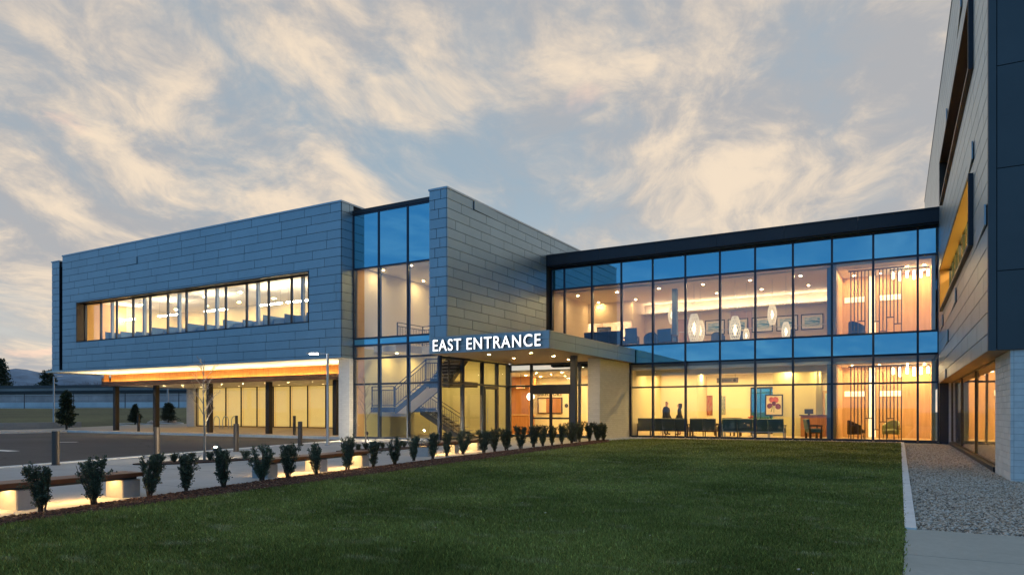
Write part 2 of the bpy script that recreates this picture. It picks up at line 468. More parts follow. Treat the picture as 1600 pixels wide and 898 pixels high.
def part(name, boxes, mat, parent, **kw):
    m = MB()
    for b in boxes: m.box(*b)
    return m.build(name, mat, parent, **kw)
def copy_tree(o, parent=None, loc=None, rz=None, label=None, scale=None):
    c = o.copy(); COL.objects.link(c)
    if parent is not None: c.parent = parent
    if loc is not None: c.location = loc
    if rz is not None: c.rotation_euler = (0, 0, rz)
    if scale is not None: c.scale = scale if isinstance(scale, (tuple, list)) else (scale,) * 3
    if label: c['label'] = label
    for ch in list(o.children): copy_tree(ch, c)
    return c

def courses(parent, name, mat, u0, u1, z0, z1, ch, length, put, holes=(), seed=1, gap=0.022, wedge=0.025, align=None):
    """lay staggered metal panels over u0..u1, z0..z1; put(ua, ub, za, zb, tilt) makes one panel"""
    r = random.Random(seed)
    z = z1; row = 0
    while z > z0 + 0.06:
        zb, za = z, max(z0, z - ch)
        if za - z0 < 0.12: za = z0
        cuts = [u0]
        u = u0 + length * (0.22 + 0.78 * ((row * 0.382 + r.uniform(-.08, .08)) % 1.0))
        while u < u1 - 0.25:
            if u - cuts[-1] > 0.25: cuts.append(u)
            u += length * r.choice((1.0, 1.0, 1.0, 0.84))
        cuts.append(u1)
        for a, b in zip(cuts[:-1], cuts[1:]):
            segs = [(a, b, za, zb)]
            for (h0, h1, g0, g1) in holes:
                new = []
                for (p, q, s, t) in segs:
                    if q <= h0 or p >= h1 or t <= g0 or s >= g1: new.append((p, q, s, t)); continue
                    if p < h0: new.append((p, h0, s, t))
                    if q > h1: new.append((h1, q, s, t))
                    if s < g0: new.append((max(p, h0), min(q, h1), s, g0))
                    if t > g1: new.append((max(p, h0), min(q, h1), g1, t))
                segs = new
            for (p, q, s, t) in segs:
                if q - p < 0.06 or t - s < 0.05: continue
                put(p + gap / 2, q - gap / 2, s + gap / 2, t - gap / 2, r.random() < wedge and (q - p) > 1.2)
        z = za; row += 1
# ------------------------------------------------------------------ ground
SOIL = pm('winter_ground', (0.085, 0.080, 0.05), 0.95, var=(0.02, 0.25), var2=(0.4, 0.2))
VERGE = pm('verge_grass', (0.085, 0.085, 0.030), 0.95, var=(0.12, 0.35), var2=(2.5, 0.3), bump=(6, 0.6, 0.08))
def lawn_material(name):
    m, n, l = new_mat(name)
    b = n['Principled BSDF']; b.inputs['Roughness'].default_value = 0.75; b.inputs['Specular IOR Level'].default_value = 0.25
    g = n.new('ShaderNodeNewGeometry')
    def nz(scale, detail, sx=1.0):
        mp = n.new('ShaderNodeMapping'); mp.inputs['Scale'].default_value = (sx, 1, 1); mp.inputs['Rotation'].default_value = (0, 0, 0.5)
        l.new(g.outputs['Position'], mp.inputs[0])
        t = n.new('ShaderNodeTexNoise'); t.inputs['Scale'].default_value = scale; t.inputs['Detail'].default_value = detail
        l.new(mp.outputs[0], t.inputs['Vector']); return t.outputs[0]
    def rng(s, lo, hi):
        r = n.new('ShaderNodeMapRange'); r.inputs[1].default_value = lo; r.inputs[2].default_value = hi; l.new(s, r.inputs[0]); return r.outputs[0]
    def mix(f, a, c):
        q = n.new('ShaderNodeMix'); q.data_type = 'RGBA'
        l.new(f, q.inputs[0])
        for k, v in ((6, a), (7, c)):
            if isinstance(v, tuple): q.inputs[k].default_value = (*v, 1)
            else: l.new(v, q.inputs[k])
        return q.outputs[2]
    c = mix(rng(nz(0.45, 6), 0.38, 0.62), (0.090, 0.100, 0.018), (0.165, 0.175, 0.040))
    c = mix(rng(nz(3.4, 9, 0.55), 0.56, 0.80), c, (0.24, 0.215, 0.10))     # dry, paler streaks
    at = n.new('ShaderNodeAttribute'); at.attribute_name = 'shade'
    v = n.new('ShaderNodeVectorMath'); v.operation = 'SCALE'; l.new(c, v.inputs[0]); l.new(at.outputs['Fac'], v.inputs['Scale'])
    return m, b, n, l, c, v.outputs[0]
LAWN, _b, _n, _l, _c, _s = lawn_material('lawn_turf'); _l.new(_c, _b.inputs['Base Color'])
BLADE, _b, _n, _l, _c, _s = lawn_material('grass_blade'); _l.new(_s, _b.inputs['Base Color'])
MULCHB = pm('mulch_soil', (0.055, 0.026, 0.017), 0.95, var=(25, 0.4), bump=(40, 0.8, 0.03))
MULCH = pm('mulch_chip', (0.115, 0.045, 0.027), 0.9, var=(30, 0.6))
GRAVB = pm('gravel_base', (0.20, 0.18, 0.16), 0.95, var=(30, 0.35), bump=(40, 0.8, 0.02))

m = MB().poly([(-4000, -2500), (3000, -2500), (3000, 4000), (-4000, 4000)], -0.16)
m.build('ground', SOIL, kind='structure')

BED_OUT = [(-8.15, -6.0), tuple(G(0, 810)[:2]), tuple(G(400, 753)[:2]), tuple(G(750, 709)[:2]), tuple(G(952, 686)[:2])]
BED_IN = [(-7.75, -6.0), tuple(G(0, 822)[:2]), tuple(G(400, 766)[:2]), tuple(G(750, 718)[:2]), tuple(G(952, 690.5)[:2])]
KERB = [(-14.9, -6.0), (-18.6, 8.4), (-22.6, 23.9), (-24.3, 26.8)]
LAWN_POLY = BED_IN + [(-12.1, 30.2), (-12.2, 33.35), (-0.50, 33.35), (-0.10, 8.9), (-0.06, -6.0)]
m = MB().poly(LAWN_POLY, 0.012)
m.build('lawn', LAWN, kind='structure')
m = MB().poly(BED_OUT[::-1] + BED_IN, 0.018)
m.build('mulch_bed', MULCHB, kind='structure')

# asphalt court with painted bays
m = MB().poly(KERB + [(-51, 27.1), (-51.8, -6.0)], -0.11)
road = m.build('asphalt_court', ASPH, kind='structure')
m = MB()
for px0, py0, px1, py1 in ((90, 690.3, 121, 690.0), (-8, 702.6, 22, 704.4), (-90, 720, -40, 721)):
    a, b = G(px0, py0, -0.106), G(px1, py1, -0.106)
    dv = (b - a).normalized(); nv = Vector((-dv.y, dv.x, 0)) * 0.2
    m.poly([a - nv, b - nv, b + nv, a + nv], -0.106)
m.build('parking_line', PAINT, kind='structure')
def kerb_line(name, pts, w, z0, z1):
    mb = MB()
    for a, b in zip(pts[:-1], pts[1:]):
        a, b = Vector((*a, 0)), Vector((*b, 0)); dv = (b - a).normalized(); nv = Vector((-dv.y, dv.x, 0)) * w
        L = (b - a).length; k = max(1, round(L / 3.0))
        for i in range(k):
            p, q = a + dv * (L * i / k + 0.006), a + dv * (L * (i + 1) / k - 0.006)
            mb.prism([p, q, q + nv, p + nv], z0, z1)
    return mb.build(name, CONCK, kind='structure')
kerb_line('kerb', KERB, -0.26, -0.16, 0.022)
kerb_line('kerb_far', [(-51, 27.1), (-24.3, 27.1)], 0.2, -0.16, 0.02)
kerb_line('kerb_west', [(-51.8, -6), (-51, 27.1)], 0.2, -0.16, 0.02)

# concrete path laid in slabs between bed and kerb
path = MB().poly([(-14.8, -6.0), (-18.5, 8.4), (-22.5, 23.9), (-11.0, 23.9)] + [p for p in BED_OUT[3::-1]], -0.012).build('path', CONCK, kind='structure')
def bedx(y):
    for (x0, y0), (x1, y1) in zip(BED_OUT[:-1], BED_OUT[1:]):
        if y <= y1 or (x1, y1) == BED_OUT[-1]: return x0 + (x1 - x0) * (y - y0) / (y1 - y0)
def kerbx(y):
    for (x0, y0), (x1, y1) in zip(KERB[:-1], KERB[1:]):
        if y <= y1 or (x1, y1) == KERB[-1]: return x0 + (x1 - x0) * (y - y0) / (y1 - y0) + 0.17
ys = [-6 + 2.3 * i for i in range(14)]
for y0, y1 in zip(ys[:-1], ys[1:]):
    for k in range(4):
        def cx(y, u): return bedx(y) + (kerbx(y) - bedx(y)) * u
        u0, u1 = k / 4, (k + 1) / 4; g = 0.006
        m = MB().prism([(cx(y0, u1) + g, y0 + g), (cx(y0, u0) - g, y0 + g), (cx(y1, u0) - g, y1 - g), (cx(y1, u1) + g, y1 - g)], -0.10, 0.0)
        m.build('paving_slab', CONC, path)
# forecourt in front of the doors and the raised pavement below the west wing
m = MB().poly([(kerbx(23.9), 23.905), (bedx(23.9), 23.905), (BED_OUT[-1]), (-12.4, 30.2), (-12.4, 35), (-24, 35), (-24.0, 26.8), (-23.9, 26.0)], -0.004)
m.build('forecourt', CONC, kind='structure')
m = MB().add([(-51, 27.3, 0.004), (-24.2, 27.3, 0.004), (-23.7, 28.9, 0.02), (-57, 28.9, 0.02), (-57, 36, 0.22), (-23.7, 36, 0.22), (-57.6, 60, 0.25), (-48, 60, 0.25), (-48, 36, 0.22), (-57, 27.3, 0.004), (-57, -6, 0.0), (-52.0, -6, 0.0), (-51.2, 27.3, 0.0)],
    [(0, 1, 2, 3, 9, 12), (3, 2, 5, 8, 4), (4, 8, 7, 6), (11, 12, 9, 10)])
m.build('pavement', pm('pavement_concrete', (0.42, 0.35, 0.27), 0.85, var=(0.8, 0.1), bump=(60, 0.2, 0.004)), kind='structure')

# gravel strip, its edging and the walk at the lower right
edge = emp('edging_kerb')
edge['kind'] = 'structure'
for i in range(9):
    y0, y1 = 8.9 + i * 2.75, 8.9 + (i + 1) * 2.75 - 0.012
    xa, xb = -0.10 - 0.0166 * (y0 - 8.9), -0.10 - 0.0166 * (y1 - 8.9)
    MB().prism([(xa, y0), (xa + 0.115, y0), (xb + 0.115, y1), (xb, y1)], -0.1, 0.03).build('kerb_stone', CONCK, edge)
m = MB().poly([(0.01, 8.95), (7, 8.95), (7, 34.1), (-0.42, 34.1)], -0.03)
m.build('gravel_bed', GRAVB, kind='structure')
walk = emp('walkway'); walk['kind'] = 'structure'
CONCW = pm('walk_concrete', (0.38, 0.39, 0.345), 0.85, var=(1.2, 0.08), var2=(16, 0.06), obj=0.03, bump=(80, 0.25, 0.004))
for i in range(9):
    for j in range(3):
        y1 = 8.93 - i * 1.62
        x0 = -0.09 + 0.012 * i * 0.4
        piece('paving_slab', x0 + j * 3.2, x0 + (j + 1) * 3.2 - 0.01, y1 - 1.61, y1, -0.1, 0.012, CONCW, walk)

# verge that climbs to the fence, highway behind it
A0, A1 = Vector((-118, 50.8, 1.8)), Vector((-70, 64.3, 1.8))
fd = (A1 - A0).normalized(); fn = Vector((-fd.y, fd.x, 0))
m = MB()
NU, NV = 40, 14
rows = []
for j in range(NV + 1):
    t = j / NV
    for i in range(NU + 1):
        u = i / NU
        a = Vector((-57.2 - 2.0 * (1 - u), -4 + 64 * u, 0.0)) if u < 0.9 else Vector((-57.2, 53.6 + (u - .9) * 120, 0))
        b = A0 + fd * (-30 + 120 * u)
        p = a.lerp(b, t)
        p.z = -0.02 + 1.85 * (t ** 1.1) + (0.12 * mnoise.noise(p * 0.25) if 0 < j else 0)
        rows.append(p)
fs = [(j * (NU + 1) + i, j * (NU + 1) + i + 1, (j + 1) * (NU + 1) + i + 1, (j + 1) * (NU + 1) + i) for j in range(NV) for i in range(NU)]
m.add(rows, fs)
m.build('grass_verge', VERGE, smooth=True, kind='structure')
m = MB().add([A0 - fd * 40 - Vector((0, 0, 0.02)), A1 + fd * 60 - Vector((0, 0, 0.02)), A1 + fd * 60 + fn * 60 - Vector((0, 0, 0.02)), A0 - fd * 40 + fn * 60 - Vector((0, 0, 0.02))], [(0, 1, 2, 3)])
m.build('embankment', SOIL, kind='structure')
def long_wall(name, d, th, z0, z1, mat, label, cat, cap=None):
    o = emp(name, tuple(A0 + fn * d), label, cat, local=False)
    a, b = A0 + fn * d - fd * 40, A1 + fn * d + fd * 60
    L = (b - a).length; k = 10
    for i in range(k):
        p, q = a + fd * (L * i / k + 0.03), a + fd * (L * (i + 1) / k - 0.03)
        MB().prism([p, q, q + fn * th, p + fn * th], z0, z1).build('wall_panel', mat, o)
    if cap:
        MB().prism([a - fn * 0.1, b - fn * 0.1, b + fn * (th + 0.1), a + fn * (th + 0.1)], z1, z1 + cap[0]).build('coping', cap[1], o)
    return o
long_wall('highway_barrier', 8, 0.4, 1.6, 2.75, pm('barrier_concrete', (0.66, 0.66, 0.66), 0.9, var=(0.25, 0.15)), 'pale low concrete highway barrier behind the wire fence', 'barrier')
long_wall('retaining_wall', 14, 0.5, 1.6, 4.0, pm('rose_concrete', (0.50, 0.40, 0.37), 0.9, var=(0.12, 0.3), var2=(0.8, 0.15)), 'reddish grey retaining wall above the pale barrier', 'retaining wall', (0.14, pm('pale_cap', (0.55, 0.47, 0.42), 0.8)))
long_wall('overpass_parapet', 34, 0.6, 1.6, 6.1, pm('weathered_concrete', (0.30, 0.27, 0.24), 0.9, var=(0.1, 0.25)), 'dark weathered concrete parapet of the raised road at the back', 'parapet', (0.5, pm('road_rail', (0.08, 0.08, 0.08), 0.7)))
def dark_band():
    a, b = A0 + fn * 33.7 - fd * 40, A1 + fn * 33.7 + fd * 60
    o = MB().prism([a, b, b + fn * 0.25, a + fn * 0.25], 5.0, 5.5).build('guard_rail', pm('rail_steel', (0.05, 0.05, 0.05), 0.6, 0.4), label='dark steel guard rail running along the raised road', cat='guard rail')
    rebase(o, a)
dark_band()
# hills far behind
HILL = pm('hazed_hill', (0.13, 0.20, 0.28), 0.95, var=(0.012, 0.35), var2=(0.06, 0.2))  # blue of the distant haze is painted into the base colour
def hill(name, dist, h, seed, lo, hi, mat, depth=700):
    m = MB(); N = 90; R = 10
    vs = []
    for j in range(R + 1):
        for i in range(N + 1):
            px = lo + (hi - lo) * i / N
            a, b = ray(px); nrm = math.hypot(a, b)
            q = j / R
            dd = dist + depth * q
            prof = h * (0.72 + 0.42 * mnoise.noise(Vector((i * 0.075 + seed, seed, 0))) + 0.13 * mnoise.noise(Vector((i * 0.33, seed * 2, 0))) + 0.05 * mnoise.noise(Vector((i * 1.3, seed * 3, 0))))
            z = prof * math.sin(min(1.0, q * 1.6) * math.pi / 2) + 4 * mnoise.noise(Vector((i * .8, j * .9, seed)))
            vs.append((a / nrm * dd, b / nrm * dd, z if j else -2))
    m.add(vs, [(j * (N + 1) + i, j * (N + 1) + i + 1, (j + 1) * (N + 1) + i + 1, (j + 1) * (N + 1) + i) for j in range(R) for i in range(N)])
    m.build(name, mat, smooth=True, kind='structure')
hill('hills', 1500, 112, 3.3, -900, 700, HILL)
# ------------------------------------------------------------------ curtain walls
def curtain(parent, axis, c, us, zs, kinds, face=-1, fm=None, gl=None, mw=0.06, md=0.17, names=('mullion', 'transom', 'pane', 'spandrel_panel'), skip=()):
    """axis 'Y': wall in the plane y=c, us along x; axis 'X': plane x=c, us along y. face: side the outdoors lies on"""
    fm = fm or FRAME; gl = gl or GLASSB
    cw = emp('curtain_wall', parent=parent)
    def put(name, u0, u1, d0, d1, z0, z1, mat):
        a, b = sorted((c + face * d0, c + face * d1))
        if mat in (gl, SPAN):                  # no two panes sit quite true, so reflections break from pane to pane
            rt = (JIT.gauss(0, .0025), 0, JIT.gauss(0, .0025)) if axis == 'Y' else (0, JIT.gauss(0, .0025), JIT.gauss(0, .0015))
            return piece(name, *((u0, u1, a, b) if axis == 'Y' else (a, b, u0, u1)), z0, z1, mat, cw, rot=rt)
        if axis == 'Y': return piece(name, u0, u1, a, b, z0, z1, mat, cw)
        return piece(name, a, b, u0, u1, z0, z1, mat, cw)
    for i, u in enumerate(us):
        put(names[0], u - mw / 2, u + mw / 2, -md + 0.05, 0.05, zs[0], zs[-1], fm)
    for j, z in enumerate(zs):
        h = mw * 0.95
        for u0, u1 in zip(us[:-1], us[1:]):
            put(names[1], u0 + mw / 2, u1 - mw / 2, -md + 0.06, 0.044, z - h / 2, z + h / 2, fm)
    for j, (z0, z1) in enumerate(zip(zs[:-1], zs[1:])):
        for i, (u0, u1) in enumerate(zip(us[:-1], us[1:])):
            if (i, j) in skip: continue
            k = kinds[j] if not isinstance(kinds[j], (list, tuple)) else kinds[j][i]
            e = 0.015
            if k == 'V': put(names[2], u0 + mw / 2 - e, u1 - mw / 2 + e, 0.0, 0.012, z0 + mw / 2 - e, z1 - mw / 2 + e, gl)
            elif k == 'S': put(names[3], u0 + mw / 2 - e, u1 - mw / 2 + e, -0.02, 0.01, z0 + mw / 2 - e, z1 - mw / 2 + e, SPAN)
    return cw
_disc = {}
def downlight(parent, x, y, z, r=0.085, mat=None, name='downlight'):
    mat = mat or L_DOWN
    key = (mat.name, r)
    if key not in _disc:
        mb = MB(); mb.poly([(r * math.cos(-2 * math.pi * j / 14), r * math.sin(-2 * math.pi * j / 14)) for j in range(14)], 0.0145); mb.mi = 1
        mb.lathe([(r + 0.002, 0.02), (r + 0.002, 0.010), (r + 0.03, 0.012), (r + 0.03, 0.02)], n=14, cap=False)
        o = mb.build('tmp', [mat, SOFFIT]); _disc[key] = o.data; bpy.data.objects.remove(o)
    o = bpy.data.objects.new(name, _disc[key]); o.location = Vector((x, y, z - 0.021)) - off(parent)
    return link(o, parent)
def panel_front(parent, y, mat=ZINC, face=-1):
    def put(a, b, s, t, tilt):
        if tilt:
            piece('wall_panel', a, b, y - 0.06, y - 0.02, s, t, mat, parent, rot=(0, 0, -0.035 / (b - a)))
        else:
            piece('wall_panel', a, b, y - 0.03, y, s, t, mat, parent)
    return put
def panel_side(parent, x, face, mat=ZINC):
    def put(a, b, s, t, tilt):
        x0, x1 = (x, x + 0.03) if face > 0 else (x - 0.03, x)
        if tilt:
            d = 0.028 * face
            piece('wall_panel', x0 + d, x1 + d, a, b, s, t, mat, parent, rot=(0, 0, 0.045 * face / (b - a)))
        else:
            piece('wall_panel', x0, x1, a, b, s, t, mat, parent)
    return put

# ================================================================== west wing (offices over a covered drive)
WX0, WX1, WY, WZ0, WZ1 = -47.5, -23.6, 25.0, 3.85, 11.3
wing = emp('office_wing', (-36, 30, 0), 'long zinc clad upper storey with ribbon window raised over a covered pavement', 'building')
win = (-45.9, -25.7, 5.67, 8.17)
y0, y1 = WY + 0.002, WY + 0.35
part('wall', [(WX0 + .02, WX1 - .02, y0, y1, WZ0 + .05, win[2]), (WX0 + .02, WX1 - .02, y0, y1, win[3], WZ1 - .05), (WX0 + .02, win[0], y0, y1, win[2] - .01, win[3] + .01), (win[1], WX1 - .02, y0, y1, win[2] - .01, win[3] + .01),
    (WX1 - .3, WX1 - .002, y1, 34.0, 3.9, WZ1 - .05), (WX0 - 2.1, WX0 - 1.25, WY + .46, WY + .7, WZ0 + .05, WZ1 - .15), (WX0 - 2.1, WX0 + .02, WY + .7, 46, WZ0 + .05, WZ1 - .1)], JOINT, wing)
courses(wing, 'wall_panel', ZINC, WX0, WX1, WZ0, WZ1 - 0.07, 0.425, 2.05, panel_front(wing, WY), holes=[win], seed=3)
courses(wing, 'wall_panel', ZINC, WX0 - 2.12, WX0 - 1.22, WZ0, WZ1 - 0.15, 0.425, 1.0, panel_front(wing, WY + 0.45), seed=5, wedge=0)
courses(wing, 'wall_panel', ZINC, WY, WY + 0.8, WZ0, WZ1 - 0.07, 0.425, 2.05, panel_side(wing, WX1, 1), seed=6, wedge=0)
piece('coping', WX0 - .03, WX1 + .05, WY - .06, WY + .5, WZ1 - 0.07, WZ1 + 0.015, ZINC_EDGE, wing)
piece('coping', WX1 - .4, WX1 + .05, WY + .5, 33, WZ1 - 0.07, WZ1 + 0.012, ZINC_EDGE, wing)
piece('coping', WX0 - 2.15, WX0 - 1.2, WY + .38, WY + .9, WZ1 - 0.15, WZ1 - 0.08, ZINC_EDGE, wing)
part('roof', [(WX0 - 2.0, WX1 - .4, WY + .5, 46, WZ1 - .5, WZ1 - .25)], DARK, wing)
# window lining
rv = emp('window_lining', parent=wing)
piece('jamb', win[0] - .002, win[0] + .05, WY - .045, WY + .62, win[2], win[3], BRONZE, rv)
piece('jamb', win[1] - .05, win[1] + .002, WY - .045, WY + .62, win[2], win[3], BRONZE, rv)
piece('head', win[0] + .05, win[1] - .05, WY - .04, WY + .62, win[3] - .05, win[3] + .002, BRONZE, rv)
piece('sill', win[0] + .05, win[1] - .05, WY - .055, WY + .62, win[2] - .002, win[2] + .05, DARK, rv)
us = [win[0] + .08 + (win[1] - win[0] - .16) * i / 12 for i in range(13)]
curtain(wing, 'Y', WY + .5, us, [win[2] + .07, win[3] - .08], ['V'], gl=GLASSB, mw=0.055, md=0.14)
# office behind it
part('floor_slab', [(WX0, WX1 - .3, WY + .36, 33.2, 4.3, 4.7)], CARPET, wing)
oc = part('ceiling', [(WX0, WX1 - .3, WY + .66, 33.2, 8.55, 8.75)], CEIL, wing)
part('inner_wall', [(WX0, WX1 - .3, 33.0, 33.2, 4.7, 8.55), (WX0 + .02, WX0 + .3, WY + .63, 33.0, 4.7, 8.55), (WX1 - .42, WX1 - .31, WY + .63, 33.0, 4.7, 8.55), (WX0 + .35, WX1 - .35, WY + .36, WY + .62, 8.2, 8.6), (WX0 + .35, WX1 - .35, WY + .36, WY + .62, 4.7, 5.66)], WALLC, wing)
part('inner_wall', [(WX0 + .3, WX0 + .34, WY + .63, 29.0, 4.7, 8.5)], WALLO, wing)
for i in range(6):
    piece('column', -44.9 + 3.4 * i, -44.74 + 3.4 * i, 26.55, 26.71, 4.7, 8.55, pm('column_paint%d' % i, (0.25, 0.32, 0.42), 0.5) if i == 0 else MATS['column_paint0'], wing)
for i in range(7):
    for j in range(2):
        downlight(oc, -45.5 + 3.3 * i, 29.0 + 2.6 * j, 8.55, 0.1)
# covered drive: soffit, cedar cove, ceiling, columns, shaded glass wall
part('soffit', [(WX0 - 2.1, WX1 - .02, WY + .03, 28.46, WZ0 + .001, WZ0 + .12)], SOFFIT, wing)
cv = emp('cedar_cove', parent=wing)
CX0 = -48.3
n = 14
for i in range(n):
    a, b = CX0 + .3 + (WX1 - .05 - CX0 - .3) * i / n, CX0 + .3 + (WX1 - .05 - CX0 - .3) * (i + 1) / n
    piece('cedar_board', a + .006, b - .006, 28.42, 28.46, 3.30, 3.85, WOODC, cv)
    piece('fascia_board', a + .004, b - .004, 28.0, 28.10, 3.05, 3.34, WOODD, cv)
piece('fascia_board', CX0, CX0 + .29, 28.0, 28.10, 3.05, 3.34, WOODD, cv)
piece('fascia_board', CX0 - .1, CX0, 28.0, 34.4, 3.05, 3.6, WOODD, cv)
piece('cedar_board', CX0 + .002, CX0 + .03, 28.1, 28.45, 3.34, 3.85, WOODC, cv)
piece('cove_floor', CX0, WX1 - .05, 28.10, 28.5, 3.06, 3.20, WOODD, cv)
for i in range(7):
    a = CX0 + .25 + (WX1 - CX0 - .4) * i / 7
    piece('light_strip', a, a + 3.3, 28.27, 28.33, 3.2, 3.225, L_COVE, cv)
for i in range(4):                                   # linear grazers on the cove edge wash the soffit
    la = bpy.data.lights.new('cove_grazer', 'AREA'); la.shape = 'RECTANGLE'; la.size = 5.8; la.size_y = 0.05
    la.energy = 125; la.color = (1.0, 0.80, 0.48); la.spread = math.radians(55)
    lo = bpy.data.objects.new('cove_grazer', la); lo.location = Vector((CX0 + 3.1 + 6.1 * i, 28.05, 3.37)) - off(cv)
    lo.rotation_euler = Vector((0, -2.1, 0.55)).to_track_quat('-Z', 'Y').to_euler(); link(lo, cv)
lc = part('ceiling', [(CX0, WX1 - .05, 28.5, 34.45, 3.08, 3.2)], SOFFIT, wing)
for i in range(12):
    for j in range(2):
        downlight(lc, -46.8 + 2.0 * i, 30.2 + 2.9 * j, 3.08, 0.05, L_DIM)
for x in (-49.0 + .9, -43.6, -38.2, -32.9, -27.6):
    part('column', [(x - .14, x + .14, 28.7, 28.98, 0.0, 3.06)], pm('column_steel', (0.028, 0.022, 0.02), 0.5, 0.2) if 'column_steel' not in MATS else MATS['column_steel'], wing)
part('pier', [(-24.25, -23.55, 25.5, 26.15, -.05, 3.86)], BRICKW, wing)
part('pier', [(XY(297, 34.6), -47.2, 34.3, 34.8, .1, 3.3)], BRICKW, wing)
gx0, gx1, ng = -47.2, -24.0, 14
us = [gx0 + (gx1 - gx0) * i / ng for i in range(ng + 1)]
cw = curtain(wing, 'Y', 34.5, us, [0.24, 3.08], ['V'], gl=GLASSR, fm=BRONZE, mw=0.05, md=0.09)
for i in range(ng):
    piece('roller_shade', us[i] + .05, us[i + 1] - .05, 34.66, 34.68, 0.30, 3.04, SHADE_LIT, cw)
part('inner_wall', [(gx0, WX1 + .05, 34.9, 35.1, 0, 11)], WALLC, wing)

# ================================================================== stair hall between wing and fin wall
SX0, SX1, SY = -23.6, -18.45, 25.8
hall = emp('stair_hall', (-21, 29, 0), 'tall glazed stair hall with steel stair between the zinc volumes', 'stair hall')
us = [-23.56, -21.98, -20.26, -18.49]
zs = [0.07, 2.62, 3.85, 4.46, 4.80, 8.15, 10.77]
curtain(hall, 'Y', SY, us, zs, ['V', 'V', ['V', 'V', 'V'], 'S', 'V', 'S'], mw=0.085, md=0.2)
ysd = [25.84, 27.66, 29.4, 30.8, 31.9]
curtain(hall, 'X', SX1, ysd, [0.07, 2.62, 3.76], ['V', 'V'], face=1, mw=0.085, md=0.2, gl=GLASSR)
dr = emp('glazed_door', parent=hall)
for a, b, s, t in ((29.46, 29.56, .08, 2.56), (30.64, 30.74, .08, 2.56), (29.56, 30.64, 2.42, 2.56), (29.56, 30.64, .08, .32)):
    piece('door_frame', SX1 + .013, SX1 + .07, a, b, s, t, DARK, dr)
piece('door_handle', SX1 + .09, SX1 + .11, 29.66, 29.69, .75, 1.5, STEELG, dr)
part('plinth', [(SX0 + .05, SX1 + .05, SY - .06, SY + .16, -.05, .03), (SX1 - .15, SX1 + .06, SY + .16, 31.85, -.05, .03)], CONC, hall)
part('roof', [(SX0, -18.01, SY - .08, 34.5, 10.80, 10.98)], DARK, hall)
part('floor_slab', [(SX0 + .05, SX1 - .12, SY + .16, 31.9, -.05, .05)], FLOORI, hall)
part('upper_slab', [(SX0 + .05, SX1 + 1.3, 29.3, 32.0, 4.28, 4.66), (SX0 + .05, -22.1, 27.2, 29.3, 4.28, 4.66)], SOFFIT, hall)
hc = part('ceiling', [(SX0 + .05, SX1 + 1.2, SY + .22, 32.1, 8.32, 8.45)], CEIL, hall)
part('inner_wall', [(SX0, SX0 + .1, SY + .2, 26.5, 0, 8.3)], WALLO, hall)
part('inner_wall', [(SX0, SX0 + .09, 26.5, 32.0, 0, 4.4)], WALLY, hall)  # straw colour paints the reflection in the glass over this wall
part('inner_wall', [(SX0 + .1, SX1 - .06, 31.9, 32.0, 0.05, 4.28)], WALLY, hall)
part('inner_wall', [(SX0 + .1, SX1 + 1.2, 32.0, 32.1, 4.66, 8.3), (SX1 + 1.2, SX1 + 1.3, SY + .3, 32.1, 4.66, 8.3), (SX0, SX0 + .09, 26.5, 32.0, 4.4, 8.3)], WALLW, hall)
for x, y in ((-22.9, 27.2), (-22.9, 30.5), (-21.0, 27.0), (-21.0, 30.8), (-19.2, 27.2), (-19.2, 31.2)):
    downlight(hc, x, y, 8.32, 0.055)
us_ = [o for o in hall.children if o.name.startswith('upper_slab')][0]
for x, y in ((-22.8, 30.2), (-20.9, 30.4), (-19.1, 30.4), (-22.85, 28.2)):
    downlight(us_, x, y, 4.28, 0.06)

# the steel stair
st = emp('steel_stair', (-20.5, 28, 0.05), 'grey steel switchback stair with baluster railings inside the glass hall', 'stair')
def flight_x(x0, z0, x1, z1, ya, yb, rail=True):
    nst = max(4, round(abs(z1 - z0) / 0.17))
    d = 0.28 if z1 > z0 else 0.28
    for y in (ya, yb - .05):
        MB().yprism([(x0, z0 - .06), (x1, z1 - .06), (x1, z1 - .06 - d), (x0, z0 - .06 - d)], y, y + .05).build('stringer', STEEL, st)
    MB().yprism([(x0, z0 - .25), (x1, z1 - .25), (x1, z1 - .30), (x0, z0 - .30)], ya + .05, yb - .05).build('soffit_plate', SOFFIT, st)
    for i in range(nst):
        xa = x0 + (x1 - x0) * i / nst; xb = x0 + (x1 - x0) * (i + 1) / nst
        zz = z0 + (z1 - z0) * ((i + 1) / nst if z1 > z0 else i / nst)
        piece('tread', min(xa, xb) - .02, max(xa, xb) + .01, ya + .05, yb - .05, zz - .05, zz, CONC, st)
    if rail: rails([(x0, ya + .02, z0), (x1, ya + .02, z1)])
def rails(pts):
    mb = MB()
    for h in (1.02, 0.84):
        mb.tube([(p[0], p[1], p[2] + h) for p in pts], 0.022, 6)
    mb.tube([(p[0], p[1], p[2] + .1) for p in pts], 0.018, 6)
    mb.build('handrail', STEEL, st)
    for a, b in zip(pts[:-1], pts[1:]):
        a, b = Vector(a), Vector(b); k = max(2, round((b - a).length / 0.125))
        for i in range(k + 1):
            p = a.lerp(b, i / k); w = 0.022 if i in (0, k) else 0.009
            piece('baluster', p.x - w, p.x + w, p.y - w, p.y + w, p.z + .02, p.z + 1.02 if i in (0, k) else p.z + .84, STEEL, st)
part('landing', [(-23.45, -22.0, 26.9, 30.4, 1.28, 1.52)], STEEL, st)
flight_x(-22.0, 1.52, -20.15, 2.75, 27.0, 28.3)
part('landing', [(-20.15, -18.75, 26.9, 29.4, 2.5, 2.75)], STEEL, st)
flight_x(-19.3, 0.05, -22.0, 1.52, 29.0, 30.3)
rails([(-23.4, 26.95, 1.52), (-22.02, 26.95, 1.52)])
rails([(-20.1, 26.95, 2.75), (-18.8, 26.95, 2.75)])
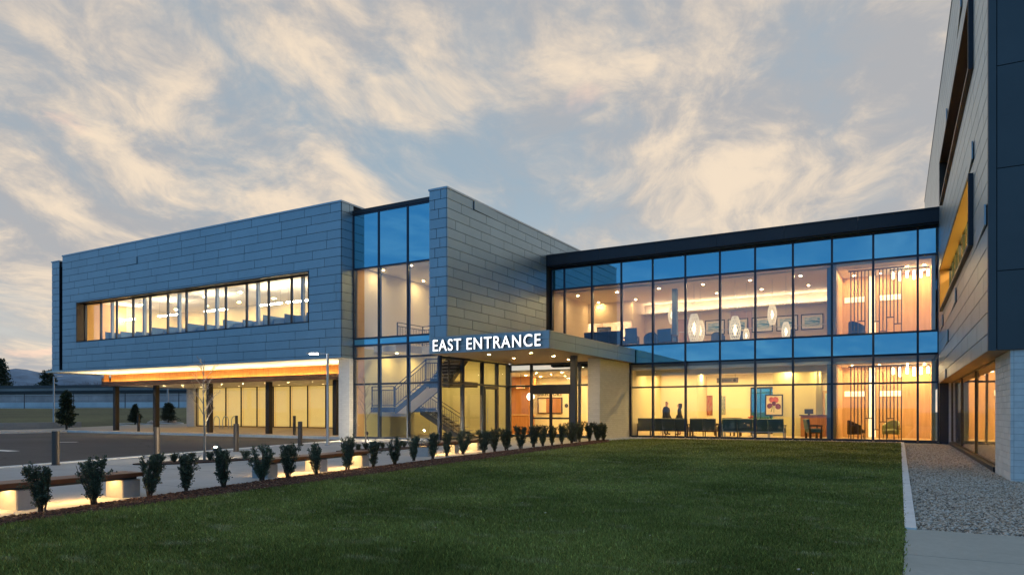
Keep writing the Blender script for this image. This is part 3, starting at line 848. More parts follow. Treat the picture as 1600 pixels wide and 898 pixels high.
def flight_y(y0, z0, y1, z1, xa, xb):
    for x in (xa, xb - .05):
        MB().xprism([(y0, z0 - .02), (y1, z1 - .02), (y1, z1 - .34), (y0, z0 - .34)], x, x + .05).build('stringer', STEEL, st)
    MB().xprism([(y0, z0 - .26), (y1, z1 - .26), (y1, z1 - .31), (y0, z0 - .31)], xa + .05, xb - .05).build('soffit_plate', STEEL, st)
    k = 11
    for i in range(k):
        ya, yb = y0 + (y1 - y0) * i / k, y0 + (y1 - y0) * (i + 1) / k
        zz = z0 + (z1 - z0) * (i + 1) / k
        piece('tread', xa + .05, xb - .05, ya - .02, yb + .01, zz - .05, zz, CONC, st)
    rails([(xb - .02, y0, z0), (xb - .02, y1, z1)])
flight_y(27.0, 2.75, 29.3, 4.66, -19.95, -18.78)
rails([(-22.05, 27.25, 4.66), (-22.05, 29.3, 4.66), (-20.0, 29.3, 4.66)])

# ================================================================== fin wall above the canopy
fin = emp('fin_wall', (-17.55, 30, 4.45), 'tall zinc clad fin wall rising over the entrance canopy', 'wall')
FX0, FX1, FY0, FZ0, FZ1 = -18.0, -17.1, 24.4, 4.455, 10.75
part('core', [(FX0 + .03, FX1 - .002, FY0 + .002, 44.5, FZ0, FZ1 - .03)], JOINT, fin)
courses(fin, 'wall_panel', ZINC, FX0, FX1 - .002, FZ0, FZ1 - .06, 0.41, 0.62, panel_front(fin, FY0), seed=8, wedge=0)
courses(fin, 'wall_panel', ZINC, FY0 - .03, 34.05, FZ0, FZ1 - .06, 0.41, 2.05, panel_side(fin, FX1, 1), seed=9, holes=[(33.55, 40, 0, 9.62)])
courses(fin, 'wall_panel', ZINC, 34.05, 44.4, 9.66, FZ1 - .06, 0.41, 2.05, panel_side(fin, FX1, 1), seed=10, wedge=0)
piece('coping', FX0 - .03, FX1 + .055, FY0 - .06, 44.6, FZ1 - .06, FZ1 + .02, ZINC_EDGE, fin)

# ================================================================== entrance canopy
can = emp('entrance_canopy', (-15, 29, 0), 'flat zinc edged entrance canopy with round recessed downlights', 'canopy')
CAX0, CAX1, CAY0, CAZ0, CAZ1 = -18.0, -12.3, 24.4, 3.76, 4.45
part('slab', [(CAX0 + .01, CAX1 - .002, CAY0 + .002, 33.98, CAZ0 + .05, CAZ1 - .012)], JOINT, can)
cso = part('soffit', [(CAX0, CAX1 - .03, CAY0 + .02, 31.83, CAZ0, CAZ0 + .045), (-13.1, CAX1 - .03, 31.83, 33.97, CAZ0, CAZ0 + .045)], pm('canopy_soffit', (0.30, 0.24, 0.18), 0.6, var=(0.8, 0.06)), can)
def cut(a, b, w): 
    k = max(1, round((b - a) / w)); return [(a + (b - a) * i / k, a + (b - a) * (i + 1) / k) for i in range(k)]
for zz, sh in (((CAZ0, 4.12), 0), ((4.12, CAZ1 - .03), .7)):
    for a, b in cut(CAX0, CAX1 + .03, 1.9): piece('fascia_panel', a + .007, b - .007, CAY0 - .03, CAY0, zz[0] + .006, zz[1] - .006, ZINC, can)
    for a, b in cut(CAY0, 33.98, 2.4): piece('fascia_panel', CAX1, CAX1 + .03, a + .007, b - .007, zz[0] + .006, zz[1] - .006, ZINC, can)
piece('coping', CAX0, CAX1 + .05, CAY0 - .05, CAY0 + .35, CAZ1 - .03, CAZ1 + .004, ZINC_EDGE, can)
piece('coping', CAX1 - .3, CAX1 + .05, CAY0 + .35, 33.98, CAZ1 - .03, CAZ1 + .002, ZINC_EDGE, can)
for px, py in ((764, 553.5), (829.5, 551), (803, 559), (865, 556)):
    d = (CAZ0 - CAM_Z) * FPX / (643 - py); p = D(px, d)
    downlight(cso, p.x, p.y, CAZ0, 0.06)
for x, y in ((-14.2, 30.2),): downlight(cso, x, y, CAZ0, 0.06)
part('column', [(-13.12, -12.88, 28.1, 28.34, -.02, CAZ0)], STEEL, can)
# letters of the sign
sign = emp('entrance_sign', (-15.2, 24.3, 4.1), 'white illuminated letters EAST ENTRANCE on the canopy edge', 'sign')
def letters(text, x0, x1, y, z, h, mat, parent, depth=0.05, bold=0.012, back=None):
    cu = bpy.data.curves.new('lettering', 'FONT'); cu.size = 1.0; cu.offset = bold; cu.extrude = 0.001
    to = bpy.data.objects.new('lettering', cu); COL.objects.link(to)
    def ext(s):
        cu.body = s; bpy.context.view_layer.update()
        dg = bpy.context.evaluated_depsgraph_get(); me = to.evaluated_get(dg).to_mesh()
        xs = [v.co.x for v in me.vertices]; zs_ = [v.co.y for v in me.vertices]
        to.evaluated_get(dg).to_mesh_clear()
        return (min(xs), max(xs), min(zs_), max(zs_)) if xs else (0, 0, 0, 0)
    cap = ext('E'); ch = cap[3] - cap[2]
    full = ext(text); sx = (x1 - x0) / (full[1] - full[0]); sz = h / ch
    out = []
    for i, c in enumerate(text):
        if c == ' ': continue
        pre = ext(text[:i + 1])[1]          # right edge of this letter in the line
        e = ext(c)
        cu.body = c; cu.extrude = depth / 2 / sx * 1.0
        bpy.context.view_layer.update()
        dg = bpy.context.evaluated_depsgraph_get()
        me = bpy.data.meshes.new_from_object(to.evaluated_get(dg))
        cu.extrude = 0.001
        Mx = Matrix(((sx * .9, 0, 0, 0), (0, 0, -1, 0), (0, sz, 0, 0), (0, 0, 0, 1)))
        me.transform(Matrix.Translation((-(e[0] + e[1]) / 2, 0, 0))); 
        zmax = max(abs(v.co.z) for v in me.vertices) or 1
        for v in me.vertices: v.co.z *= depth / 2 / zmax
        me.transform(Mx)
        me.materials.clear(); me.materials.append(mat)
        if back:
            me.materials.append(back)
            for p in me.polygons: p.material_index = 0 if p.normal.y < -0.7 else 1
        o = bpy.data.objects.new('letter', me)
        o.location = Vector((x0 + (pre - full[0] - (e[1] - e[0]) / 2) * sx, y, z)) - off(parent)
        link(o, parent); out.append(o)
    bpy.data.objects.remove(to); bpy.data.curves.remove(cu)
    return out
letters('EAST ENTRANCE', XY(676.5, 24.29), XY(845.5, 24.29), 24.29, 3.86, 0.475, L_SIGN, sign, 0.06, 0.008, STEEL)
piece('mounting_rail', XY(680, 24.34), XY(842, 24.34), 24.325, 24.365, 4.0, 4.04, STEELG, sign)

# ================================================================== entrance front and lobby
lob = emp('entrance_lobby', (-15.8, 33, 0), 'glazed entrance front with sliding doors under the canopy', 'entrance')
ex = [-18.37, -17.1, -14.83, -14.4, -13.22]
curtain(lob, 'Y', 31.9, ex, [0.07, 2.62, 3.74], ['V', 'V'], mw=0.1, gl=GLASSR, skip=((1, 0),))
sd = emp('sliding_door', parent=lob)
piece('header', -17.05, -14.88, 31.80, 31.98, 2.2, 2.59, DARK, sd)
for a, b in ((-17.05, -15.97), (-15.96, -14.88)):
    piece('leaf_stile', a, a + .07, 31.86, 31.92, .05, 2.2, DARK, sd); piece('leaf_stile', b - .07, b, 31.86, 31.92, .05, 2.2, DARK, sd)
    piece('leaf_rail', a + .07, b - .07, 31.86, 31.92, .05, .2, DARK, sd); piece('leaf_rail', a + .07, b - .07, 31.86, 31.92, .93, 1.02, DARK, sd)
    piece('pane', a + .06, b - .06, 31.885, 31.895, .19, .94, GLASSR, sd); piece('pane', a + .06, b - .06, 31.885, 31.895, 1.01, 2.21, GLASSR, sd)
part('floor_slab', [(-23.4, -13.2, 32.02, 37.6, -.05, .05)], FLOORI, lob)
lbc = part('ceiling', [(-23.4, -13.2, 32.02, 37.6, 3.35, 3.45)], CEIL, lob)
part('inner_wall', [(-23.4, -13.2, 37.5, 37.6, .05, 3.35), (-13.25, -13.21, 34.3, 37.5, .05, 3.35), (-23.4, -23.3, 32.02, 37.5, .05, 3.35), (-23.3, -18.4, 32.02, 32.1, .05, 3.35)], WALLC, lob)
part('inner_wall', [(-21.6, -19.75, 36.6, 36.7, .05, 3.35), (-21.6, -19.3, 36.2, 36.6, 2.75, 3.35)], WOODR, lob)
for x in (-20.6, -19.0, -17.4, -15.9, -14.3):
    for y in (33.0, 34.8, 36.6): downlight(lbc, x, y, 3.35, 0.06)
part('pier', [(-13.2, -12.6, 30.2, 34.0, -.05, 3.765)], BRICKW, can)
# ================================================================== glazed link
YL = 34.1
lk = emp('glazed_link', (-6, 38, 0), 'two storey glazed link with blue spandrel bands and dark roof edge', 'building')
pxs = [862.5, 882, 925, 971, 1020, 1071, 1125, 1180, 1239, 1300, 1364.5, 1434, 1466.5]
ux = [XY(p, YL) for p in pxs]
curtain(lk, 'Y', YL, ux, [3.72, 4.66, 7.84, 8.95], ['S', 'V', 'S'], mw=0.085, md=0.2)
lx = [-12.55] + ux[4:]
curtain(lk, 'Y', YL, lx, [0.07, 2.53, 3.72], ['V', 'V'], mw=0.085, md=0.2, gl=GLASS)
rf = emp('roof_edge', parent=lk)
for a, b in cut(-17.06, 0.86, 3.0):
    piece('fascia_panel', a + .005, b - .005, YL - .52, YL - .40, 9.06, 9.58, DARK, rf)
    piece('drip_edge', a + .005, b - .005, YL - .55, YL - .38, 9.58, 9.65, DARK, rf)
    piece('eaves_soffit', a + .002, b - .002, YL - .40, YL - .02, 9.0, 9.06, DARK, rf)
part('roof', [(-17.05, 0.86, YL - .38, 45, 9.1, 9.5)], DARK, lk)
part('plinth', [(-12.6, 0.86, YL - .14, YL + .2, -.1, .035)], DARK, lk)
part('floor_slab', [(-12.6, 0.8, YL + .2, 41.2, -.1, .08)], FLOORI, lk)
part('upper_slab', [(-17.05, 0.8, YL + .2, 41.2, 3.85, 4.58)], FLOORI, lk)
c1 = part('ceiling', [(-12.55, -3.2, YL + .2, 41.1, 3.42, 3.55)], CEIL, lk)
c2 = part('ceiling', [(-17.05, -3.2, YL + .55, 41.1, 7.72, 7.85), (-17.05, -3.2, YL + .13, YL + .55, 7.80, 7.86)], CEILP, lk)
part('added_light_ledge', [(-14.2, -3.25, 40.55, 41.0, 7.10, 7.16)], WALLW, lk)  # unseen ledge, added to hide the uplights from below
for a, b in cut(-14.0, -3.4, 1.5): piece('added_uplight', a + .05, b - .05, 40.72, 40.8, 7.165, 7.185, L_WASH, lk)  # hidden uplights added to brighten the upstairs ceiling
part('inner_wall', [(-17.05, -3.2, 41.0, 41.15, 4.58, 7.75), (-17.08, -16.98, YL + .2, 41, 4.6, 7.75), (-17.0, -14.2, 38.9, 39.0, 6.55, 7.75), (-14.3, -14.2, 39.0, 41, 4.58, 7.75)], WALLT, lk)
part('inner_wall', [(-12.55, -3.2, 41.0, 41.15, .08, 3.45), (-12.62, -12.55, YL + .2, 41, .08, 3.45), (-10.6, -10.45, 38.9, 41.0, .08, 3.45), (-12.55, -10.6, 38.9, 39.0, .08, 3.45)], WALLC, lk)
part('bulkhead', [(-12.55, -3.2, YL + .9, YL + 1.05, 3.15, 3.43), (-6.2, -4.3, 39.2, 39.35, 2.5, 3.42)], WALLC, lk)
# piers and openings in the ground floor back wall
part('inner_wall', [(-6.35, -6.2, 38.2, 41.0, .08, 3.43), (-4.45, -4.3, 38.2, 41.0, .08, 3.43), (-6.35, -4.3, 38.1, 38.2, .08, 3.43)], WALLY, lk)
for i in range(6):
    for j in range(3):
        downlight(c1, -11.8 + 1.55 * i, YL + 1.9 + 1.9 * j, 3.42, 0.066)
for i in range(6):
    for j in range(2):
        downlight(c2, -16.2 + 2.3 * i, YL + 1.6 + 2.9 * j, 7.72, 0.058)
piece('light_strip', -16.9, -14.4, 39.1, 39.2, 6.85, 6.91, L_LINE, lk)
# end rooms behind slat screens
for k, (zf, zc) in enumerate(((0.08, 3.42), (4.58, 7.72))):
    part('inner_wall', [(-3.2, -3.04, YL + .25, 37.6, zf, zc + .1), (-3.04, .72, 37.5, 37.6, zf, zc + .1)], WOODM, lk)
    part('inner_wall', [(.60, .74, YL + .25, 37.5, zf, zc + .1)], WALLO, lk)
    ec = part('ceiling', [(-3.2, .75, YL + .25, 37.6, zc, zc + .1)], CEIL, lk)
    for x in (-2.5, -1.4, -.3, .35):
        for y in (35.7, 36.9): downlight(ec, x, y, zc, 0.055)
    piece('recess_glow_plate', -2.95, -2.05, 37.46, 37.49, zf + 1.95, zf + 2.2, L_SLOT, lk)  # flat glowing plates on the wall stand in for light in recesses
    piece('recess_glow_plate', -1.45, -0.55, 37.46, 37.49, zf + 1.95, zf + 2.2, L_SLOT, lk)
    piece('recess_glow_plate', -1.92, -1.62, 37.455, 37.485, zf + .02, zf + 3.3, L_SLOT, lk)
    part('inner_column', [(-3.42, -3.22, YL + .25, YL + .5, zf, zc)], pm('column_grey', (0.22, 0.24, 0.27), 0.5) if k == 0 else MATS['column_grey'], lk)

# slat screens
SLAT = pm('screen_wood', (0.14, 0.10, 0.08), 0.5, obj=0.15)
def slat_screen(zf, zc, label, ends):
    s = emp('slat_screen', (-1.55, 35.25, zf), label, 'screen', 'slat screens of the end rooms')
    x0, x1, y = -2.52, -0.52, 35.25
    n = 15
    xs = [x0 + (x1 - x0) * i / (n - 1) for i in range(n)]
    for i, x in enumerate(xs):
        piece('slat', x - .02, x + .02, y - .05, y + .05, zf + ends[i], zc - .12, SLAT, s)
    piece('top_rail', x0 - .1, x1 + .1, y - .06, y + .06, zc - .12, zc - .06, SLAT, s)
    i = 0
    while i < n - 2:                          # the boxes that close groups of slats at their feet
        w = 2
        if ends[i + 1] > 0.2:
            piece('cross_rail', xs[i] + .02, xs[i + w] - .02, y - .045, y + .045, zf + ends[i + 1] - .04, zf + ends[i + 1], SLAT, s)
        i += w
slat_screen(0.08, 3.42, 'slat screen of upright wood battens in the ground floor end room', [0, .62, 0, .0, 0, .95, 0, .45, 0, .8, 0, .95, 0, .5, 0])
slat_screen(4.58, 7.72, 'slat screen of upright wood battens in the upper end room', [0, .35, 0, .8, 0, .2, 0, .75, 0, .3, 0, .9, 0, .6, 0])
def tube_cluster(zc, label):
    c = emp('pendant_cluster', (-.2, 36.2, zc - .1), label, 'pendant lamp', 'tube pendant clusters')
    piece('canopy_bar', -.95, .55, 36.15, 36.25, zc - .04, zc, STEEL, c)
    for i in range(6):
        x = -.85 + .27 * i; l = (.32, .42, .3, .4, .34, .3)[i]
        MB().tube([(x, 36.2, zc - .04), (x, 36.2, zc - .12)], .006, 5).build('cord', STEEL, c)
        MB().lathe([(.045, zc - .12 - l), (.055, zc - .12 - l + .02), (.055, zc - .14), (.03, zc - .12)], (x, 36.2, 0), 12).build('glass_tube', L_TUBE, c, smooth=True)
tube_cluster(7.72, 'row of six glowing tube pendants in the upper end room')
tube_cluster(3.42, 'row of six glowing tube pendants in the ground floor end room')

# ================================================================== east wing (three storeys, right edge)
RX, RY, RROT = 0.87, 34.1, math.radians(1.2)
ew = emp('east_wing', (RX, RY, 0), 'tall zinc clad wing with boxed ribbon windows at the right edge', 'building', rz=RROT, local=True)
RZ0, RZ1, RN, RF = 2.47, 14.2, -17.85, 16.0
w1 = (-14.9, -2.7, 5.1, 6.75); w2 = (-14.9, -2.7, 9.13, 10.8)
b = []
for (g0, g1) in ((RZ0 + .04, w1[2]), (w1[3], w2[2]), (w2[3], RZ1 - .05)): b.append((.002, .35, RN + .1, RF, g0, g1))
for w in (w1, w2):
    b += [(.002, .35, RN + .1, w[0], w[2] - .001, w[3] + .001), (.002, .35, w[1], RF, w[2] - .001, w[3] + .001)]
part('wall', b, JOINT, ew)
courses(ew, 'wall_panel', ZINC, RN + .12, -0.02, RZ0, RZ1 - .06, 0.42, 2.25, panel_side(ew, 0.0, -1), holes=[w1, w2], seed=21, wedge=0.05)
courses(ew, 'wall_panel', ZINC, 0.0, RF - .05, 9.7, RZ1 - .06, 0.42, 4.1, panel_side(ew, 0.0, -1), seed=22, wedge=0)
piece('coping', -.05, .4, RN, RF, RZ1 - .06, RZ1 + .02, ZINC_EDGE, ew)
for k, w in enumerate((w1, w2)):
    bx = emp('window_box', parent=ew)
    t = .07
    for nm, a in (('head', (-.13, .3, w[0], w[1], w[3] - t, w[3])), ('sill', (-.13, .3, w[0], w[1], w[2], w[2] + t)),
                  ('jamb', (-.13, .3, w[0], w[0] + t, w[2] + t, w[3] - t)), ('jamb', (-.13, .3, w[1] - t, w[1], w[2] + t, w[3] - t))):
        piece(nm, *a, DARK if nm != 'head' else DARK, bx)
    piece('head_lining', -.11, .22, w[0] + t, w[1] - t, w[3] - t - .012, w[3] - t - .002, GOLDRV if k == 0 else BRONZE, bx)
    piece('jamb_lining', -.11, .22, w[1] - t - .012, w[1] - t - .002, w[2] + t, w[3] - t - .012, GOLDRV if k == 0 else BRONZE, bx)
    us = [w[0] + t + (w[1] - w[0] - 2 * t) * i / 8 for i in range(9)]
    curtain(ew, 'X', .24, us, [w[2] + t, w[3] - t], ['V'], gl=GLASSR if k == 0 else GLASSB, mw=0.05, md=0.1)
for i in range(8): piece('window_glow_panel', .30, .31, w1[0] + .12 + 1.507 * i, w1[0] + .12 + 1.507 * (i + 1) - .06, w1[2] + .1, w1[3] - .1 - .25 * (i % 3 == 1), L_WINDOW_GLOW, ew)  # added glowing sheets stand in for the lit room behind the glass
part('inner_wall', [(3.6, 3.7, -16.5, -1, 4.7, 7.3), (.36, 3.6, -16.6, -16.5, 4.7, 7.3), (.36, 3.6, -1.1, -1.0, 4.7, 7.3)], WALLY, ew)
part('floor_slab', [(.36, 3.7, -16.5, -1.1, 4.4, 4.7), (.36, 3.7, -16.5, -1.1, 8.4, 8.7)], CARPET, ew)
rc = part('ceiling', [(.36, 3.6, -16.5, -1.1, 7.2, 7.3)], CEIL, ew)
for i in range(8): downlight(rc, 1.5, -15.4 + 1.9 * i, 7.2, 0.17)
part('inner_wall', [(3.6, 3.7, -16.5, -1, 8.7, 11.4), (.36, 3.6, -16.5, -1.1, 11.4, 11.5)], WALLW, ew)
# near end face: charcoal panels
part('end_wall', [(.04, 9, RN + .03, RN + .2, RZ0 + .04, RZ1)], JOINT, ew)
piece('corner_trim', -.03, .10, RN - .01, RN + .12, RZ0, RZ1, DARKP, ew)
for z0, z1 in ((2.47, 3.98), (3.98, 5.93), (5.93, 7.88), (7.88, 9.83), (9.83, 11.78), (11.78, 14.2)):
    piece('wall_panel', .115, .54, RN, RN + .03, z0 + .008, z1 - .008, DARKP, ew)
    piece('wall_panel', 2.2, 4.2, RN, RN + .03, z0 + .008, z1 - .008, DARKP, ew)
    piece('wall_panel', 4.215, 8.9, RN, RN + .03, z0 + .008, z1 - .008, DARKP, ew)
for z0, z1 in ((3.0, 4.5), (5.0, 6.9), (9.0, 10.9)):
    piece('window_frame', .55, 2.19, RN - .04, RN + .06, z0 - .06, z0, DARK, ew); piece('window_frame', .55, 2.19, RN - .04, RN + .06, z1, z1 + .06, DARK, ew)
    piece('window_pane', .55, 2.19, RN + .01, RN + .03, z0, z1, SPAN, ew)
for z0, z1 in ((2.5, 2.92), (4.58, 4.92), (6.98, 8.92), (10.98, 14.1)):
    piece('wall_panel', .555, 2.185, RN, RN + .03, z0, z1, DARKP, ew)
# soffit and ground floor
es = part('soffit', [(-.02, 3.0, RN + .05, -.05, RZ0 - .0, RZ0 + .04)], pm('timber_soffit', (0.42, 0.25, 0.12), 0.55, var=(3, 0.1)), ew)
GXL = .42
us = [-15.3, -10.4, -5.6, -0.8]
curtain(ew, 'X', GXL, us, [0.12, 2.46], ['V'], gl=GLASSR, fm=BRONZE, mw=0.03, md=0.05)
part('plinth', [(GXL - .12, GXL + .12, -15.35, -.75, -.1, .085)], DARK, ew)
part('end_column', [(-.02, .3, -.55, -.08, -.1, RZ0 - .002)], DARK, ew)
part('pier', [(.30, .60, -.75, -.55, -.1, RZ0 - .002)], BRICKW, ew)
part('floor_slab', [(GXL + .13, 4.6, -15.3, -.5, -.1, .08)], FLOORI, ew)
part('inner_wall', [(4.5, 4.6, -15.4, -.5, .08, 3.0), (.7, 4.5, -.6, -.5, .08, 3.0), (.55, 4.5, -15.4, -15.3, .08, 3.0)], WALLY, ew)
gc = part('ceiling', [(GXL + .1, 4.6, -15.4, -.5, 2.75, 2.85)], CEIL, ew)
for i in range(7):
    for x in (1.4, 3.2): downlight(gc, x, -14.4 + 2.1 * i, 2.75, 0.1)
# brick pier at the near corner, brick by brick
pr = emp('brick_pier', parent=ew)
px0, px1, py0, py1 = .33, 1.2, RN + .06, -15.45
piece('mortar_core', px0 + .012, px1 - .012, py0 + .012, py1 - .012, -.1, RZ0 - .003, MORTAR, pr)
ch = 0.1225; nz_ = 21
for k in range(nz_):
    z0 = -.1 + ch * k + .004; z1 = -.1 + ch * (k + 1) - .004
    L = (py1 - py0) / 6
    o = 0 if k % 2 == 0 else L / 2
    cuts_ = [py0] + [py0 + L * i + o for i in range(1 if o == 0 else 0, 6)] + [py1]
    for a, b2 in zip(cuts_[:-1], cuts_[1:]):
        if b2 - a < .05: continue
        piece('brick', px0 - rnd.uniform(0, .003), px0 + .05, a + .005, b2 - .005, z0, z1, BRICKP, pr)
    W = (px1 - px0 - .05)
    cx = [px0 + .052] + ([px0 + .052 + W / 2] if k % 2 == 0 else [px0 + .052 + W / 4, px0 + .052 + W * .75]) + [px1]
    for a, b2 in zip(cx[:-1], cx[1:]):
        piece('brick', a + .005, b2 - .005, py0 - rnd.uniform(0, .003), py0 + .05, z0, z1, BRICKP, pr)
part('end_wall', [(1.25, 2.0, RN + .1, RN + .3, -.1, RZ0)], DARK, ew)
curtain(ew, 'Y', RN + .2, [2.02, 4.0, 6.0, 8.0], [0.1, 2.4], ['V'], gl=GLASSB)
def tube_row():
    c = emp('pendant_cluster', (0, 0, 0), 'glowing tube pendants behind the ground floor glass of the right wing', 'pendant lamp', rz=RROT, local=True)
    c.location = (RX, RY, 0)
    for i in range(4):
        y = -13.0 + .75 * i
        MB().tube([(1.3, y, 2.75), (1.3, y, 2.62)], .006, 5).build('cord', STEEL, c)
        MB().lathe([(.045, 2.25), (.055, 2.27), (.055, 2.6), (.03, 2.62)], (1.3, y, 0), 12).build('glass_tube', L_TUBE, c, smooth=True)
tube_row()
# ================================================================== furniture and people behind the glass
TEAL = pm('teal_upholstery', (0.07, 0.14, 0.14), 0.7, var=(20, 0.1))
GREYG = pm('grey_green_upholstery', (0.12, 0.13, 0.10), 0.75, var=(20, 0.1))
GREEN = pm('sage_upholstery', (0.22, 0.25, 0.12), 0.75, var=(20, 0.1))
STRIPE = pm('striped_upholstery', (0.13, 0.14, 0.09), 0.75, var=(20, 0.3))
NAVY = pm('navy_upholstery', (0.05, 0.075, 0.15), 0.7, var=(20, 0.1))
BROWN = pm('brown_upholstery', (0.10, 0.06, 0.035), 0.7, var=(20, 0.1))
WOODK = wood_mat('walnut', (0.11, 0.055, 0.03), (0.07, 0.035, 0.02), axis=0)
def cushion(x0, x1, y0, y1, z0, z1, c=0.035):
    return MB().cbox(x0, x1, y0, y1, z0, z1, c)
def seat_row(name, label, n, mat, wood, loc, rz, cat='sofa', arms=True, group=None, w=0.64, back_h=0.9, legs=True):
    """row of n upholstered seats, back along local -y (towards the glass when rz=0)"""
    o = emp(name, loc, label, cat, group, rz=rz, local=True)
    L = n * w
    for i in range(n):
        a = -L / 2 + i * w
        cushion(a + .015, a + w - .015, -.26, .32, .30, .46).build('seat', mat, o)
        mb = MB().xprism([(-.30, .40), (-.20, .42), (-.27, back_h), (-.37, back_h - .03)], a + .012, a + w - .012)
        mb.build('backrest', mat, o)
    MB().box(-L / 2, L / 2, -.24, .26, .24, .30).build('frame', wood, o)
    for sx in ([-L / 2 - .03, L / 2 - .03] if arms else []):
        MB().box(sx, sx + .06, -.30, .30, .56, .62).box(sx + .005, sx + .055, -.28, -.22, .0, .56).box(sx + .005, sx + .055, .22, .28, .0, .56).build('arm', wood, o)
    for i in range(n + 1):
        x = -L / 2 + i * w
        for y in (-.2, .2):
            MB().box(x - .02, x + .02, y - .02, y + .02, 0, .26).build('leg', wood, o)
    return o
def tub_chair(label, mat, loc, rz, legmat=None):
    o = emp('tub_chair', loc, label, 'armchair', rz=rz, local=True)
    cushion(-.27, .27, -.24, .28, .25, .44, .05).build('seat', mat, o)
    mb = MB(); n = 14
    vs = []
    for ro, z0, z1f in ((.36, .2, 0), (.28, .2, 0)):
        for i in range(n + 1):
            a = math.pi * (-.08 + 1.16 * i / n)
            top = .60 + .24 * math.sin(math.pi * i / n) ** 1.5
            x, y = ro * math.cos(a), -ro * math.sin(a)
            vs += [(x, y, z0), (x, y, top)]
    k = 2 * (n + 1); fs = []
    for i in range(n):
        p = 2 * i
        fs += [(p, p + 2, p + 3, p + 1), (k + p + 2, k + p, k + p + 1, k + p + 3), (p + 1, p + 3, k + p + 3, k + p + 1), (p + 2, p, k + p, k + p + 2)]
    fs += [(0, 1, k + 1, k), (2 * n + 1, 2 * n, k + 2 * n, k + 2 * n + 1)]
    mb.add(vs, fs).build('backrest', mat, o, smooth=True)
    for x in (-.22, .22):
        for y in (-.2, .22): MB().tube([(x, y, .25), (x * 1.1, y * 1.1, 0)], .02, 6, .014).build('leg', legmat or WOODK, o)
    return o
zf, zu = 0.08, 4.58
seat_row('sofa', 'grey green three seat sofa standing in front of the two people', 3, GREYG, WOODK, (-10.75, 34.95, zf), 0)
seat_row('sofa', 'grey green two seat sofa right of the two people', 2, GREYG, WOODK, (-9.05, 34.98, zf), 0)
seat_row('sofa', 'teal row of three seats below the flower picture', 3, TEAL, STEELG, (-6.35, 35.0, zf), 0, w=.7)
seat_row('sofa', 'teal single seat at the left end of the row below the flower picture', 1, TEAL, STEELG, (-7.75, 35.0, zf), 0, w=.7)
seat_row('settee', 'wooden framed settee with striped cushions facing along the room', 2, STRIPE, WOODK, (-8.3, 36.7, zf), math.radians(150), back_h=.92)
seat_row('armchair', 'dark teal armchair next to the slat room partition', 1, TEAL, WOODK, (-4.05, 34.95, zf), math.radians(-70), cat='armchair', w=.8)
seat_row('armchair', 'dark grey armchair at the left end of the ground floor window beside the brick pier', 1, GREYG, WOODK, (-12.1, 35.0, zf), math.radians(20), cat='armchair', w=.75)
tub_chair('brown tub chair behind the slat screen on the ground floor', BROWN, (-2.35, 35.75, zf), math.radians(-60))
tub_chair('sage green tub chair behind the slat screen on the ground floor', GREEN, (-.95, 36.3, zf), math.radians(160))
tub_chair('blue tub chair behind the slat screen upstairs', NAVY, (-2.3, 35.75, zu), math.radians(-40))
seat_row('sofa', 'navy sofa upstairs at the left end of the link window', 3, NAVY, WOODK, (-14.3, 34.95, zu), 0, w=.7, back_h=.95)
seat_row('armchair', 'navy armchair upstairs beside the leaning landscape picture', 1, NAVY, WOODK, (-12.8, 35.0, zu), math.radians(10), cat='armchair', w=.62, back_h=1.05)
tub_chair('blue tub chair upstairs left of the upstairs steel column', NAVY, (-12.0, 35.6, zu), math.radians(30))
seat_row('armchair', 'pale blue high backed armchair upstairs next to the upstairs steel column', 1, pm('slate_upholstery', (0.12, 0.2, 0.32), 0.7), WOODK, (-11.0, 35.3, zu), math.radians(-15), cat='armchair', w=.8, back_h=.95)
for i, x in enumerate((-8.9, -7.9, -5.5)):
    tub_chair(('blue tub chair upstairs below the left pair of landscape pictures', 'blue tub chair upstairs between the left and middle pictures', 'blue tub chair upstairs below the rightmost landscape picture')[i], NAVY, (x, 37.2, zu), math.radians(40 * i))
part('steel_column', [(-11.05, -10.8, 36.2, 36.45, zu, 7.72)], pm('blue_grey_column', (0.14, 0.2, 0.3), 0.5), lk)
for i in range(4):                                          # guard rail of the upstairs void
    x = -11.2 + 1.1 * i
    MB().tube([(x, 37.9, zu), (x, 37.9, zu + 1.05)], .018, 6).build('guard_post', STEELG, lk)
MB().tube([(-11.2, 37.9, zu + 1.05), (-3.4, 37.9, zu + 1.05)], .02, 6).build('guard_rail', STEELG, lk)
part('inner_door', [(-12.45, -11.45, 40.95, 40.99, zu, zu + 2.15)], pm('mauve_door', (0.42, 0.28, 0.26), 0.6), lk)
part('inner_door', [(-9.1, -7.95, 40.95, 40.99, zu, zu + 2.4)], MATS['mauve_door'], lk)

# pictures
def print_mat(name, stops, scale, seed):
    m, n, l = new_mat(name)
    b = n['Principled BSDF']; b.inputs['Roughness'].default_value = 0.5
    g = n.new('ShaderNodeTexCoord'); mp = n.new('ShaderNodeMapping'); mp.inputs['Location'].default_value = (seed, seed * 1.7, seed)
    mp.inputs['Scale'].default_value = scale
    l.new(g.outputs['Object'], mp.inputs[0])
    t = n.new('ShaderNodeTexNoise'); t.inputs['Scale'].default_value = 1.0; t.inputs['Detail'].default_value = 5
    l.new(mp.outputs[0], t.inputs['Vector'])
    r = n.new('ShaderNodeValToRGB'); l.new(t.outputs[0], r.inputs[0])
    els = r.color_ramp.elements
    while len(els) < len(stops): els.new(0.5)
    for e, (p, c) in zip(els, stops): e.position = p; e.color = (*c, 1)
    l.new(r.outputs[0], b.inputs['Base Color'])
    return m
PFRAME = pm('picture_frame', (0.02, 0.03, 0.05), 0.5)
PMAT = pm('picture_mount', (0.75, 0.72, 0.66), 0.8)
